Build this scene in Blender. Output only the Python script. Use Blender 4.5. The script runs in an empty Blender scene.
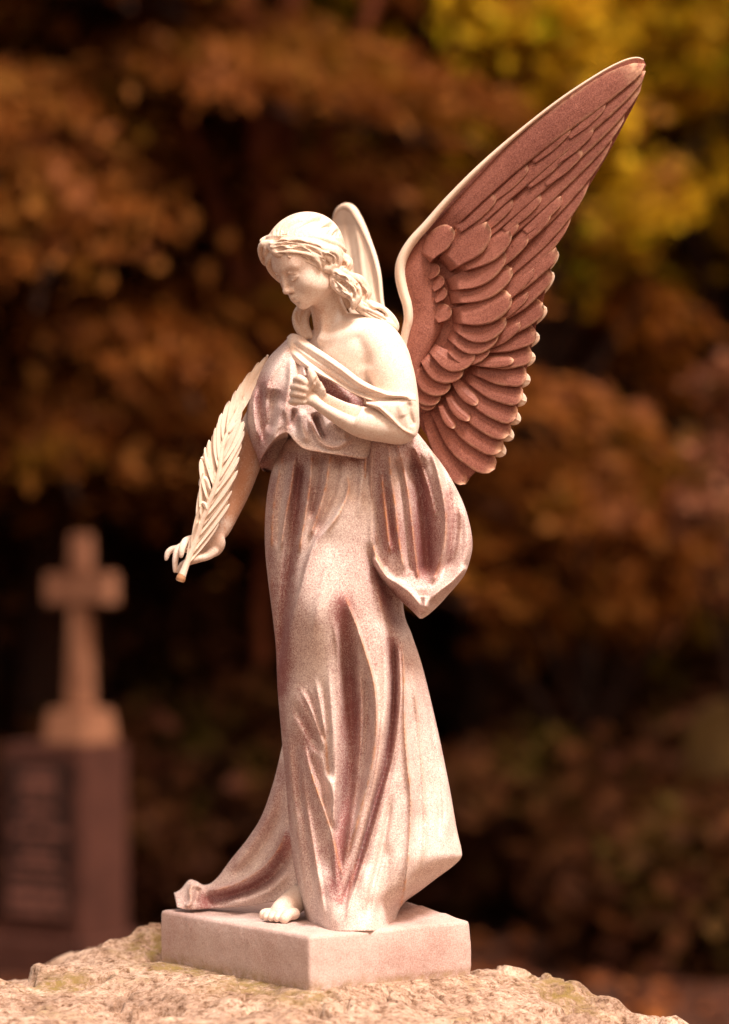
import bpy, math, random
import numpy as np
from mathutils import Vector, Matrix

random.seed(7)
RNG = np.random.default_rng(11)
scene = bpy.context.scene
col = scene.collection

# ------------------------------------------------------------------ camera
# Statue space: (u, v) are millimetre-like units across / down at the statue, d is depth in mm away from the camera.
W_PX, H_PX, F_PX, DIST = 729.0, 1024.0, 2500.0, 2.5
CAM_Z = 1.30
PITCH = math.atan(103.0 / F_PX)
cam_d = bpy.data.cameras.new("camera")
cam = bpy.data.objects.new("camera", cam_d)
col.objects.link(cam)
cam.location = (0, -DIST, CAM_Z)
cam.rotation_euler = (math.pi / 2 + PITCH, 0, 0)
cam_d.sensor_fit = 'VERTICAL'
cam_d.sensor_height = 36.0
cam_d.sensor_width = 36.0
cam_d.lens = F_PX / H_PX * 36.0
cam_d.clip_end = 400
cam_d.clip_start = 0.05
cam_d.dof.use_dof = True
cam_d.dof.focus_distance = DIST - 0.02
cam_d.dof.aperture_fstop = 2.7
cam_d.dof.aperture_blades = 0
scene.camera = cam


def unproject(u, v, d):
    """statue space (arrays) -> world metres"""
    u = np.asarray(u, float); v = np.asarray(v, float); d = np.asarray(d, float)
    xr = (u - W_PX / 2) / F_PX
    yr = (H_PX / 2 - v) / F_PX
    ca, sa = math.cos(PITCH), math.sin(PITCH)
    dy = ca - yr * sa
    dz = sa + yr * ca
    s = (DIST + d / 1000.0) / dy
    return np.stack([xr * s, -DIST + dy * s, CAM_Z + dz * s], -1)


# ------------------------------------------------------------------ mesh helpers
def make_mesh(name, V, F, mat, parent=None, smooth=True, attrs=None):
    V = np.asarray(V, np.float64)
    me = bpy.data.meshes.new(name)
    if isinstance(F, np.ndarray):
        n, k = F.shape
        me.vertices.add(len(V))
        me.vertices.foreach_set("co", V.astype(np.float32).ravel())
        me.loops.add(n * k)
        me.loops.foreach_set("vertex_index", F.astype(np.int32).ravel())
        me.polygons.add(n)
        me.polygons.foreach_set("loop_start", np.arange(0, n * k, k, dtype=np.int32))
        me.polygons.foreach_set("loop_total", np.full(n, k, dtype=np.int32))
        me.update(calc_edges=True)
        me.validate()
    else:
        me.from_pydata([tuple(p) for p in V], [], [tuple(f) for f in F])
    if attrs:
        for k_, a in attrs.items():
            at = me.attributes.new(k_, 'FLOAT', 'POINT')
            at.data.foreach_set("value", np.asarray(a, np.float32))
    if smooth:
        me.polygons.foreach_set("use_smooth", np.ones(len(me.polygons), dtype=bool))
    for m in (mat if isinstance(mat, (list, tuple)) else [mat]):
        me.materials.append(m)
    o = bpy.data.objects.new(name, me)
    col.objects.link(o)
    if parent is not None:
        o.parent = parent
        if parent.type == 'EMPTY' and parent.parent is None:
            o.matrix_parent_inverse = Matrix.Translation(-parent.location)
    return o


def empty(name, loc):
    o = bpy.data.objects.new(name, None)
    o.location = loc
    o.empty_display_size = 0.1
    col.objects.link(o)
    return o


def tag(o, label=None, cat=None, group=None, kind=None):
    if label: o["label"] = label
    if cat: o["category"] = cat
    if group: o["group"] = group
    if kind: o["kind"] = kind
    return o


def smooth_path(pts, step=4.0):
    """Catmull-Rom through pts (N, k) resampled roughly every `step`"""
    p = np.asarray(pts, float)
    if len(p) == 2:
        n = max(2, int(np.linalg.norm(p[1, :2] - p[0, :2]) / step) + 1)
        t = np.linspace(0, 1, n)[:, None]
        return p[0] * (1 - t) + p[1] * t
    q = np.vstack([2 * p[0] - p[1], p, 2 * p[-1] - p[-2]])
    out = []
    for i in range(1, len(q) - 2):
        a, b, c, e = q[i - 1], q[i], q[i + 1], q[i + 2]
        n = max(2, int(np.linalg.norm(c[:2] - b[:2]) / step) + 1)
        t = np.linspace(0, 1, n, endpoint=False)[:, None]
        out.append(0.5 * (2 * b + (c - a) * t + (2 * a - 5 * b + 4 * c - e) * t * t + (3 * b - a - 3 * c + e) * t ** 3))
    out.append(p[-1:])
    return np.vstack(out)


def resample(path, n):
    seg = np.linalg.norm(np.diff(path[:, :2], axis=0), axis=1)
    s = np.concatenate([[0], np.cumsum(seg)])
    t = np.linspace(0, s[-1], n)
    return np.stack([np.interp(t, s, path[:, k]) for k in range(path.shape[1])], -1)


def curve_v(pts):
    """monotone function v -> value from (value, v) points, smooth"""
    p = smooth_path([(b, a) for a, b in pts], 3.0)
    o = np.argsort(p[:, 0], kind='stable')
    return lambda v: np.interp(v, p[o, 0], p[o, 1])


def sstep(x):
    x = np.clip(x, 0, 1)
    return x * x * (3 - 2 * x)


def strokes(u, v, lst):
    """chisel strokes: returns displacement towards the viewer (mm) and worn-edge paint amount"""
    u = np.asarray(u, float); v = np.asarray(v, float)
    D = np.zeros(u.shape); Wr = np.zeros(u.shape)
    for st in lst:
        pts, w, amp = st[0], st[1], st[2]
        kind = st[3] if len(st) > 3 else 'g'
        wear_glint = st[4] if len(st) > 4 else 0.0
        end = st[5] if len(st) > 5 else 0.22
        path = smooth_path(pts, 4.0)
        m = 4.5 * w + 4
        sel = np.nonzero((u > path[:, 0].min() - m) & (u < path[:, 0].max() + m) &
                         (v > path[:, 1].min() - m) & (v < path[:, 1].max() + m))
        if len(sel[0]) == 0:
            continue
        x = u[sel]; y = v[sel]
        seg = np.linalg.norm(np.diff(path[:, :2], axis=0), axis=1)
        L = seg.sum() + 1e-9
        best = np.full(x.shape, 1e9); side = np.zeros(x.shape); tt = np.zeros(x.shape)
        acc = 0.0
        for i in range(len(path) - 1):
            a = path[i, :2]; e = path[i + 1, :2] - a
            l2 = e @ e + 1e-9
            k = np.clip(((x - a[0]) * e[0] + (y - a[1]) * e[1]) / l2, 0, 1)
            dx = x - a[0] - k * e[0]; dy = y - a[1] - k * e[1]
            q = dx * dx + dy * dy
            b = q < best
            best[b] = q[b]
            side[b] = (e[0] * dy - e[1] * dx)[b]
            tt[b] = (acc + k * seg[i])[b] / L
            acc += seg[i]
        dist = np.sqrt(best)
        ta = sstep(tt / end) * sstep((1 - tt) / end) if end > 0 else np.ones(x.shape)
        if kind == 'g':
            pr = np.exp(-(dist / w) ** 2)
        elif kind == 's':          # sharp crest
            pr = np.exp(-dist / w * 1.3)
        elif kind == 'R':          # raised on the right of the direction of travel, drops steeply on the left
            pr = np.where(side > 0, np.exp(-(dist / w) ** 1.3), np.exp(-(dist / (0.22 * w)) ** 2))
        elif kind == 'L':
            pr = np.where(side < 0, np.exp(-(dist / w) ** 1.3), np.exp(-(dist / (0.22 * w)) ** 2))
        D[sel] += amp * pr * ta
        if wear_glint:
            Wr[sel] = np.maximum(Wr[sel], wear_glint * np.exp(-(dist / 1.5) ** 2) * ta)
    return D, Wr


def sprayed(u, v, lst):
    """soft passes of the second paint tone, some of them painting in shade: (path, width, strength)"""
    o = np.zeros(np.shape(u))
    for pts, w, k in lst:
        p = smooth_path(pts, 6.0)
        best = np.full(o.shape, 1e9)
        for a in p[:, :2]:
            best = np.minimum(best, (u - a[0]) ** 2 + (v - a[1]) ** 2)
        o = np.maximum(o, k * np.exp(-best / (w * w)))
    return o


def grid_faces(nr, nc, wrap=False):
    r = np.arange(nr - 1)[:, None]
    c = np.arange(nc if wrap else nc - 1)[None, :]
    c2 = (c + 1) % nc
    f = np.stack([r * nc + c + 0 * c2, r * nc + c2 + 0 * c, (r + 1) * nc + c2, (r + 1) * nc + c + 0 * r], -1)
    return f.reshape(-1, 4)


def fbm2(x, y, seed=0, octaves=4):
    """smooth value noise"""
    r = np.random.default_rng(seed)
    tab = r.random((256, 256))
    out = 0.0; amp = 0.5
    for o in range(octaves):
        xi = np.floor(x).astype(int); yi = np.floor(y).astype(int)
        fx = x - xi; fy = y - yi
        fx = fx * fx * (3 - 2 * fx); fy = fy * fy * (3 - 2 * fy)
        g = lambda a, b: tab[(xi + a) & 255, (yi + b) & 255]
        n = (g(0, 0) * (1 - fx) + g(1, 0) * fx) * (1 - fy) + (g(0, 1) * (1 - fx) + g(1, 1) * fx) * fy
        out = out + amp * (n - 0.5) * 2
        amp *= 0.5; x = x * 2.03 + 17.3; y = y * 2.03 + 5.1
    return out


def loft_rows(name, left, right, v0, v1, dc, tf, tb, mat, parent, st=(), nv=None, nf=220, nb=40, pw=1.0,
              vfun=None, extra=None, cap=True, spray=()):
    """closed body between two outlines; rows run down v. left/right/dc/tf/tb: functions of v"""
    nv = nv or int((v1 - v0) * 1.1)
    vv = np.linspace(v0, v1, nv)[:, None]
    # front from left to right, then back from right to left
    a = np.linspace(0, math.pi, nf)
    c = -np.cos(a)
    # tighten sampling near the middle: blend cosine with linear
    c = 0.5 * c + 0.5 * np.linspace(-1, 1, nf)
    cb = np.linspace(1, -1, nb)[1:-1]
    x = np.concatenate([c, cb])[None, :]
    front = np.concatenate([np.ones(nf), np.zeros(nb - 2)])[None, :] > 0.5
    s = np.sqrt(np.clip(1 - x * x, 0, 1)) ** pw
    l = left(vv); r = right(vv)
    U = (l + r) / 2 + (r - l) / 2 * x
    V = vv + 0 * x
    D0 = np.where(front, dc(vv) - tf(vv) * s, dc(vv) + tb(vv) * s)
    sd, wr = strokes(U, V, st)
    D0 = D0 - np.where(front, sd, 0)
    wr = np.where(front, wr, 0)
    ws = sprayed(U, V, spray)
    if extra is not None:
        D0 = D0 + np.where(front, extra(U, V), 0)
    if vfun is not None:
        V = vfun(U, V, D0)
    P = unproject(U, V, D0).reshape(-1, 3)
    nc = x.shape[1]
    F = grid_faces(nv, nc, wrap=True)
    if cap:
        Pt = unproject((l[0] + r[0]) / 2, v0, dc(vv)[0]).reshape(1, 3)
        Pb = P[(nv - 1) * nc:].mean(0)[None]
        n0 = len(P)
        P = np.vstack([P, Pt, Pb])
        k = np.arange(nc); k2 = (k + 1) % nc
        tris = [(n0, int(b), int(a_)) for a_, b in zip(k, k2)] + \
               [(n0 + 1, int((nv - 1) * nc + a_), int((nv - 1) * nc + b)) for a_, b in zip(k, k2)]
        wr = np.concatenate([wr.ravel(), [0, 0]]); ws = np.concatenate([ws.ravel(), [0, 0]])
        faces = [tuple(q) for q in F.tolist()] + tris
        o = make_mesh(name, P, faces, mat, parent, attrs={"wear_glint": wr, "spray": ws})
    else:
        o = make_mesh(name, P, F, mat, parent, attrs={"wear_glint": wr.ravel(), "spray": ws.ravel()})
    return o


def loft_path(name, A, B, dA, dB, bulge, thick, mat, parent, st=(), nt=160, nc=70, pw=1.0, spray=()):
    """closed slab between path A and path B (lists of (u, v)); depths dA, dB functions of t in 0..1"""
    a = resample(smooth_path(A, 2.0), nt); b = resample(smooth_path(B, 2.0), nt)
    t = np.linspace(0, 1, nt)[:, None]
    s = np.linspace(0, 1, nc)[None, :]
    U = a[:, 0:1] * (1 - s) + b[:, 0:1] * s
    V = a[:, 1:2] * (1 - s) + b[:, 1:2] * s
    dd = dA(t) * (1 - s) + dB(t) * s
    prof = np.clip(1 - (2 * s - 1) ** 2, 0, 1) ** (0.5 * pw)
    endt = np.clip(t / 0.06, 0, 1) ** 0.5 * np.clip((1 - t) / 0.06, 0, 1) ** 0.5
    sd, wr = strokes(U, V, st)
    Df = dd - bulge * prof * endt - sd * np.clip(prof * 2, 0, 1)
    Db = dd + thick * prof ** 0.5 * endt + 0.2
    n = nt * nc
    P = np.vstack([unproject(U, V, Df).reshape(-1, 3), unproject(U, V, Db).reshape(-1, 3)])
    F1 = grid_faces(nt, nc)
    F2 = F1[:, ::-1] + n
    rim = []
    idx = list(range(0, nc)) + [i * nc + nc - 1 for i in range(1, nt)] + [(nt - 1) * nc + j for j in range(nc - 2, -1, -1)] + [i * nc for i in range(nt - 2, 0, -1)]
    for i in range(len(idx)):
        p, q = idx[i], idx[(i + 1) % len(idx)]
        rim.append((q, p, p + n, q + n))
    F = np.vstack([F1, F2, np.array(rim)])
    return make_mesh(name, P, F, mat, parent, attrs={"wear_glint": np.concatenate([wr.ravel(), 0 * wr.ravel()]), "spray": np.tile(sprayed(U, V, spray).ravel(), 2)})


def blade_geo(spine, w0, dfun, lift=2.0, dome=3.0, thick=4.0, tilt=0.0, tipf=0.25, basef=0.55, nt=26, nc=11, bent=0.0, pointed=False, curl=0.0):
    """feather / leaflet: closed solid around a spine of (u, v[, d]) points"""
    sp = resample(smooth_path([p[:2] for p in spine], 2.0), nt)
    t = np.linspace(0, 1, nt)
    tan = np.gradient(sp, axis=0)
    tan /= np.linalg.norm(tan, axis=1)[:, None] + 1e-9
    nrm = np.stack([-tan[:, 1], tan[:, 0]], -1)
    if pointed:
        w = w0 * np.clip(np.sin(np.pi * np.clip(t * 0.78 + 0.2, 0, 1)), 0.02, 1) ** 0.9
        w[-1] = 0.15
    else:
        w = w0 * (basef + (1 - basef) * sstep(t / 0.6))
        tip = np.clip((t - (1 - tipf)) / tipf, 0, 1)
        w = w * np.sqrt(np.clip(1 - tip ** 2.2, 0.0004, 1))
    s = np.linspace(-1, 1, nc)
    U = sp[:, 0:1] + nrm[:, 0:1] * w[:, None] * s
    V = sp[:, 1:2] + nrm[:, 1:2] * w[:, None] * s
    base = dfun(U, V)
    ts = np.clip(t / 0.15, 0, 1)[:, None]
    shape = (1 - np.abs(s) ** 2.4)[None, :]
    shaft = np.exp(-(s / 0.09) ** 2)[None, :] * 0.5
    Df = base - lift * ts - dome * shape * (0.3 + 0.7 * ts) * (w / w0)[:, None] - tilt * s[None, :] * ts - shaft * ts - curl * (t ** 3)[:, None]
    Db = base + thick - curl * (t ** 3)[:, None] * 0.9
    n = nt * nc
    P = np.vstack([unproject(U, V, Df).reshape(-1, 3), unproject(U, V, Db).reshape(-1, 3)])
    F1 = grid_faces(nt, nc); F2 = F1[:, ::-1] + n
    idx = list(range(0, nc)) + [i * nc + nc - 1 for i in range(1, nt)] + [(nt - 1) * nc + j for j in range(nc - 2, -1, -1)] + [i * nc for i in range(nt - 2, 0, -1)]
    rim = [(idx[(i + 1) % len(idx)], idx[i], idx[i] + n, idx[(i + 1) % len(idx)] + n) for i in range(len(idx))]
    # barb coordinate: runs along the feather, slanting away from the shaft
    barb = (t[:, None] * np.linalg.norm(sp[-1] - sp[0]) - np.abs(s)[None, :] * w[:, None] * 0.9)
    barb = np.concatenate([barb.ravel(), barb.ravel()])
    return P, np.vstack([F1, F2, np.array(rim)]), barb


# ------------------------------------------------------------------ signed distance sculpting
class SDF:
    def __init__(self, lo, hi, h):
        self.lo = np.array(lo, float); self.h = h
        self.n = np.ceil((np.array(hi) - self.lo) / h).astype(int) + 1
        self.ax = [self.lo[i] + h * np.arange(self.n[i]) for i in range(3)]
        self.F = np.full(self.n, 10.0, np.float32)

    def win(self, lo, hi):
        i0 = np.maximum(np.floor((np.array(lo) - self.lo) / self.h).astype(int), 0)
        i1 = np.minimum(np.ceil((np.array(hi) - self.lo) / self.h).astype(int) + 1, self.n)
        if np.any(i1 <= i0):
            return None, None
        sl = tuple(slice(a, b) for a, b in zip(i0, i1))
        G = np.meshgrid(*[self.ax[i][sl[i]].astype(np.float32) for i in range(3)], indexing='ij', sparse=True)
        return sl, G

    def comb(self, sl, d, k, sub=False):
        f = self.F[sl]
        if sub:
            a, b = -f, d
        else:
            a, b = f, d
        if k > 0:
            hh = np.clip(0.5 + 0.5 * (b - a) / k, 0, 1)
            r = b * (1 - hh) + a * hh - k * hh * (1 - hh)
        else:
            r = np.minimum(a, b)
        self.F[sl] = -r if sub else r

    def ell(self, c, r, k=4, M=None, sub=False):
        """M rows: local axes in (u,d,v)"""
        c = np.array(c, float); r = np.array(r, float)
        R = np.max(r) + k + 3
        sl, G = self.win(c - R, c + R)
        if sl is None: return
        x = [G[i] - c[i] for i in range(3)]
        if M is not None:
            x = [M[j][0] * x[0] + M[j][1] * x[1] + M[j][2] * x[2] for j in range(3)]
        k0 = np.sqrt((x[0] / r[0]) ** 2 + (x[1] / r[1]) ** 2 + (x[2] / r[2]) ** 2)
        k1 = np.sqrt((x[0] / r[0] ** 2) ** 2 + (x[1] / r[1] ** 2) ** 2 + (x[2] / r[2] ** 2) ** 2)
        self.comb(sl, (k0 * (k0 - 1) / (k1 + 1e-6)).astype(np.float32), k, sub)

    def cap(self, a, b, ra, rb, k=4, sub=False):
        a = np.array(a, float); b = np.array(b, float)
        R = max(ra, rb) + k + 3
        sl, G = self.win(np.minimum(a, b) - R, np.maximum(a, b) + R)
        if sl is None: return
        e = b - a; l2 = e @ e + 1e-9
        t = np.clip(((G[0] - a[0]) * e[0] + (G[1] - a[1]) * e[1] + (G[2] - a[2]) * e[2]) / l2, 0, 1)
        d = np.sqrt((G[0] - a[0] - t * e[0]) ** 2 + (G[1] - a[1] - t * e[1]) ** 2 + (G[2] - a[2] - t * e[2]) ** 2) - (ra + (rb - ra) * t)
        self.comb(sl, d.astype(np.float32), k, sub)

    def chain(self, pts, k=4, sub=False, step=5.0):
        """pts: (u, d, v, r)"""
        p = smooth_path(np.array(pts, float)[:, [0, 2, 1, 3]], step)
        for i in range(len(p) - 1):
            self.cap((p[i, 0], p[i, 2], p[i, 1]), (p[i + 1, 0], p[i + 1, 2], p[i + 1, 1]), p[i, 3], p[i + 1, 3], k if i == 0 else min(k, 1.5), sub)

    def mesh(self):
        f = self.F; h = self.h
        ins = f < 0
        nx, ny, nz = f.shape
        c = np.zeros((nx - 1, ny - 1, nz - 1), np.uint8)
        for i in (0, 1):
            for j in (0, 1):
                for k in (0, 1):
                    c += ins[i:nx - 1 + i, j:ny - 1 + j, k:nz - 1 + k]
        act = np.argwhere((c > 0) & (c < 8))
        idx = np.full(c.shape, -1, np.int64)
        idx[act[:, 0], act[:, 1], act[:, 2]] = np.arange(len(act))
        acc = np.zeros((len(act), 3)); cnt = np.zeros(len(act))
        corners = [(i, j, k) for i in (0, 1) for j in (0, 1) for k in (0, 1)]
        for a in corners:
            for ax in range(3):
                if a[ax] == 0:
                    b = list(a); b[ax] = 1
                    fa = f[act[:, 0] + a[0], act[:, 1] + a[1], act[:, 2] + a[2]]
                    fb = f[act[:, 0] + b[0], act[:, 1] + b[1], act[:, 2] + b[2]]
                    cr = (fa < 0) != (fb < 0)
                    t = np.where(cr, fa / (fa - fb + 1e-12), 0)
                    p = np.tile(np.array(a, float), (len(act), 1))
                    p[:, ax] += t
                    acc += p * cr[:, None]; cnt += cr
        V = (act + acc / cnt[:, None]) * h + self.lo
        faces = []
        for ax in range(3):
            sa = [slice(None)] * 3; sb = [slice(None)] * 3
            sa[ax] = slice(0, f.shape[ax] - 1); sb[ax] = slice(1, None)
            A = ins[tuple(sa)]; B = ins[tuple(sb)]
            e = np.argwhere(A != B)
            o1, o2 = [(1, 2), (2, 0), (0, 1)][ax]
            e = e[(e[:, o1] > 0) & (e[:, o2] > 0) & (e[:, o1] < f.shape[o1] - 1) & (e[:, o2] < f.shape[o2] - 1)]
            flip = A[e[:, 0], e[:, 1], e[:, 2]]
            q = []
            for (x, y) in ((0, 0), (1, 0), (1, 1), (0, 1)):
                g = e.copy(); g[:, o1] -= x; g[:, o2] -= y
                q.append(idx[g[:, 0], g[:, 1], g[:, 2]])
            q = np.stack(q, -1)
            q[~flip] = q[~flip][:, ::-1]
            faces.append(q)
        Fq = np.vstack(faces)
        Fq = Fq[(Fq >= 0).all(1)]
        return V, Fq


def relax(V, F, it=2, lam=0.5):
    for _ in range(it):
        acc = np.zeros_like(V); cnt = np.zeros(len(V))
        for a, b in ((0, 1), (1, 2), (2, 3), (3, 0)):
            for p, q in ((a, b), (b, a)):
                for ax in range(3):
                    acc[:, ax] += np.bincount(F[:, p], V[F[:, q], ax], len(V))
                cnt += np.bincount(F[:, p], minlength=len(V))
        V = V + lam * (acc / np.maximum(cnt, 1)[:, None] - V)
    return V


def sdf_object(name, S, mat, parent, st=(), it=1, spray=()):
    V, F = S.mesh()
    V = relax(V, F, it)
    wr = np.zeros(len(V))
    if st:
        sd, wr = strokes(V[:, 0], V[:, 2], st)
        # only surfaces facing the viewer: estimate normals
        n = np.zeros_like(V)
        fn = np.cross(V[F[:, 1]] - V[F[:, 0]], V[F[:, 2]] - V[F[:, 0]])
        for k in range(4):
            for ax in range(3):
                n[:, ax] += np.bincount(F[:, k], fn[:, ax], len(V))
        n /= np.linalg.norm(n, axis=1)[:, None] + 1e-9
        sgn = -1.0 if np.mean(np.sum(n * (V - V.mean(0)), 1)) < 0 else 1.0
        facing = np.clip(-n[:, 1] * sgn, 0, 1)
        V = V.copy(); V += (n * sgn) * (sd * sstep(facing * 1.6))[:, None]
    P = unproject(V[:, 0], V[:, 2], V[:, 1])
    # (u, d, v-down) is mirrored against world axes -> make faces point outwards
    return make_mesh(name, P, F, mat, parent, attrs={"wear_glint": wr, "spray": sprayed(V[:, 0], V[:, 2], spray) if spray else 0 * wr})


# ------------------------------------------------------------------ materials
def new_mat(name):
    m = bpy.data.materials.new(name)
    m.use_nodes = True
    nt = m.node_tree
    b = nt.nodes["Principled BSDF"]
    return m, nt, b


def N(nt, kind, **kw):
    n = nt.nodes.new(kind)
    for k, v in kw.items():
        if k.startswith("i_"):
            key = k[2:].replace("_", " ")
            n.inputs[int(key) if key.isdigit() else key].default_value = v
        else:
            setattr(n, k, v)
    return n


def ramp(nt, fac, stops):
    r = N(nt, "ShaderNodeValToRGB")
    e = r.color_ramp.elements
    while len(e) < len(stops): e.new(0.5)
    for i, (p, c) in enumerate(stops):
        e[i].position = p
        e[i].color = (*c, 1) if len(c) == 3 else c
    nt.links.new(fac, r.inputs[0])
    return r.outputs[0]


def mix(nt, fac, a, b, mode='MIX'):
    m = N(nt, "ShaderNodeMix", data_type='RGBA', blend_type=mode)
    for sock, val in ((m.inputs[0], fac), (m.inputs[6], a), (m.inputs[7], b)):
        if isinstance(val, bpy.types.NodeSocket): nt.links.new(val, sock)
        elif isinstance(val, (int, float)): sock.default_value = val
        else: sock.default_value = (*val, 1)
    return m.outputs[2]


def noise(nt, co, scale, detail=4.0, rough=0.55, dist=0.0):
    n = N(nt, "ShaderNodeTexNoise", i_Scale=scale, i_Detail=detail, i_Roughness=rough, i_Distortion=dist)
    nt.links.new(co, n.inputs["Vector"])
    return n.outputs["Fac"]


def world_co(nt):
    return N(nt, "ShaderNodeNewGeometry").outputs["Position"]


def cast_stone(name, light, dusk, wear_glint_c, wash=0.5, grain=0.5, barb=False, rough=0.62, amt=0.25):
    """painted cast stone: sprayed stipple of two tones, soft uneven wash, worn ochre on chosen fold crests"""
    m, nt, b = new_mat(name)
    co = world_co(nt)
    big = noise(nt, co, 9.0, 3.0)
    fine = noise(nt, co, 720.0, 2.0, 0.8)
    mid = noise(nt, co, 70.0, 4.0, 0.6)
    fg = N(nt, "ShaderNodeMath", operation='MULTIPLY_ADD'); nt.links.new(fine, fg.inputs[0]); fg.inputs[1].default_value = 1.6 * grain; fg.inputs[2].default_value = -0.8 * grain
    f1 = N(nt, "ShaderNodeMath", operation='MULTIPLY_ADD'); nt.links.new(big, f1.inputs[0]); f1.inputs[1].default_value = 1.1; f1.inputs[2].default_value = wash - 0.55
    f2 = N(nt, "ShaderNodeMath", operation='MULTIPLY_ADD'); nt.links.new(mid, f2.inputs[0]); f2.inputs[1].default_value = 0.5; f2.inputs[2].default_value = -0.25
    s = N(nt, "ShaderNodeMath", operation='ADD'); nt.links.new(f1.outputs[0], s.inputs[0]); nt.links.new(f2.outputs[0], s.inputs[1])
    at_ = N(nt, "ShaderNodeAttribute", attribute_name="spray")  # second paint tone, partly shade put into the colour
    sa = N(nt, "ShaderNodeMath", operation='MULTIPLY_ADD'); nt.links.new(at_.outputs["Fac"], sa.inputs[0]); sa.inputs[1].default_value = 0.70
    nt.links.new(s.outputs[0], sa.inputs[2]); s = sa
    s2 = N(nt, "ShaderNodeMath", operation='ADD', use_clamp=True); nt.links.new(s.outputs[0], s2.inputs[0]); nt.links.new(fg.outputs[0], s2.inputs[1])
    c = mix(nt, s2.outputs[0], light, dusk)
    w = N(nt, "ShaderNodeAttribute", attribute_name="wear_glint")  # ochre wear on fold crests; painted highlights on feather edges
    wm = N(nt, "ShaderNodeMath", operation='MULTIPLY', use_clamp=True); nt.links.new(w.outputs["Fac"], wm.inputs[0])
    wn = ramp(nt, noise(nt, co, 120.0, 3.0), [(0.34, (0.05, 0.05, 0.05)), (0.64, (0.75, 0.75, 0.75))])
    nt.links.new(wn, wm.inputs[1])
    c = mix(nt, wm.outputs[0], c, wear_glint_c)
    nt.links.new(c, b.inputs["Base Color"])
    b.inputs["Roughness"].default_value = rough
    b.inputs["Specular IOR Level"].default_value = 0.2
    bp = N(nt, "ShaderNodeBump", i_Strength=0.3, i_Distance=0.0006)
    nt.links.new(fine, bp.inputs["Height"])
    last = bp.outputs[0]
    bp2 = N(nt, "ShaderNodeBump", i_Strength=amt, i_Distance=0.003)
    nt.links.new(mid, bp2.inputs["Height"]); nt.links.new(last, bp2.inputs["Normal"]); last = bp2.outputs[0]
    if barb:
        a = N(nt, "ShaderNodeAttribute", attribute_name="barb")
        am = N(nt, "ShaderNodeMath", operation='MULTIPLY'); nt.links.new(a.outputs["Fac"], am.inputs[0]); am.inputs[1].default_value = 3.6
        an = N(nt, "ShaderNodeMath", operation='MULTIPLY_ADD'); nt.links.new(mid, an.inputs[0]); an.inputs[1].default_value = 22.0
        nt.links.new(am.outputs[0], an.inputs[2])
        sn = N(nt, "ShaderNodeMath", operation='SINE'); nt.links.new(an.outputs[0], sn.inputs[0])
        bp3 = N(nt, "ShaderNodeBump", i_Strength=0.16, i_Distance=0.0005)
        nt.links.new(sn.outputs[0], bp3.inputs["Height"]); nt.links.new(last, bp3.inputs["Normal"]); last = bp3.outputs[0]
    nt.links.new(last, b.inputs["Normal"])
    return m


OCHRE = (0.62, 0.27, 0.10)
M_SKIN = cast_stone("cream_cast_stone", (0.86, 0.77, 0.68), (0.54, 0.28, 0.17), OCHRE, wash=0.30, grain=0.95, amt=0.14)
M_HAIR = cast_stone("hair_cast_stone", (0.86, 0.76, 0.66), (0.54, 0.29, 0.16), (0.5, 0.22, 0.09), wash=0.32, grain=0.9, amt=0.18)
M_DRESS = cast_stone("stippled_cast_stone", (0.86, 0.76, 0.70), (0.27, 0.108, 0.104), OCHRE, wash=0.38, grain=1.3, amt=0.14)
M_MANTLE = cast_stone("mantle_cast_stone", (0.86, 0.75, 0.69), (0.27, 0.104, 0.100), OCHRE, wash=0.43, grain=1.3, amt=0.14)
M_PALM = cast_stone("palm_cast_stone", (0.86, 0.76, 0.66), (0.70, 0.50, 0.37), OCHRE, wash=0.28, grain=0.7, amt=0.14)
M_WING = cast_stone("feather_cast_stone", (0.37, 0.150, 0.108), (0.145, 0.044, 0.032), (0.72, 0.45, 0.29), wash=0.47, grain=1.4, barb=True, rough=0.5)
M_RIM = cast_stone("wing_edge_cast_stone", (0.84, 0.70, 0.57), (0.66, 0.42, 0.28), OCHRE, wash=0.26, grain=0.5, amt=0.12)
M_PLINTH = cast_stone("plinth_cast_stone", (0.60, 0.49, 0.455), (0.36, 0.21, 0.18), (0.30, 0.20, 0.06), wash=0.42, grain=1.3, rough=0.8, amt=0.4)
M_CUT = new_mat("cut_stem_brown")[0]
M_CUT.node_tree.nodes["Principled BSDF"].inputs["Base Color"].default_value = (0.46, 0.24, 0.12, 1)

# ------------------------------------------------------------------ the statue
def gain(lst, k):
    return [(st[0], st[1], st[2] * k, *st[3:]) for st in lst]


PLINTH_TOP = CAM_Z - 0.306
PLINTH_H = 0.051
statue = empty("angel_statue", (-0.052, 0.063, PLINTH_TOP - PLINTH_H))
tag(statue, "pale pink cast stone angel with raised wings holding a palm frond on a rough boulder", "statue")

FB = np.array([-0.8, -0.6, 0.0])      # the way the figure faces (u, d, v)
LB = np.array([0.6, -0.8, 0.0])       # towards the figure's left
BODY_M = np.array([LB, FB, [0, 0, -1.0]])


def head_axes(yaw, pitch, roll):
    y, p, r = map(math.radians, (yaw, pitch, roll))
    f = np.array([-math.sin(y) * math.cos(p), -math.cos(y) * math.cos(p), math.sin(p)])
    up = np.array([0, 0, -1.0])
    l = np.cross(up, f); l /= np.linalg.norm(l)
    if l[0] < 0: l = -l
    u = up - f * (up @ f); u /= np.linalg.norm(u)
    c, s = math.cos(r), math.sin(r)
    return np.array([c * l + s * u, f, -s * l + c * u])


HM = head_axes(50, 31, 6)
HC = np.array([306.6, -18.0, 262.8])
HS = 0.83


def HP(x, y, z):
    return HC + HS * (x * HM[0] + y * HM[1] + z * HM[2])


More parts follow.
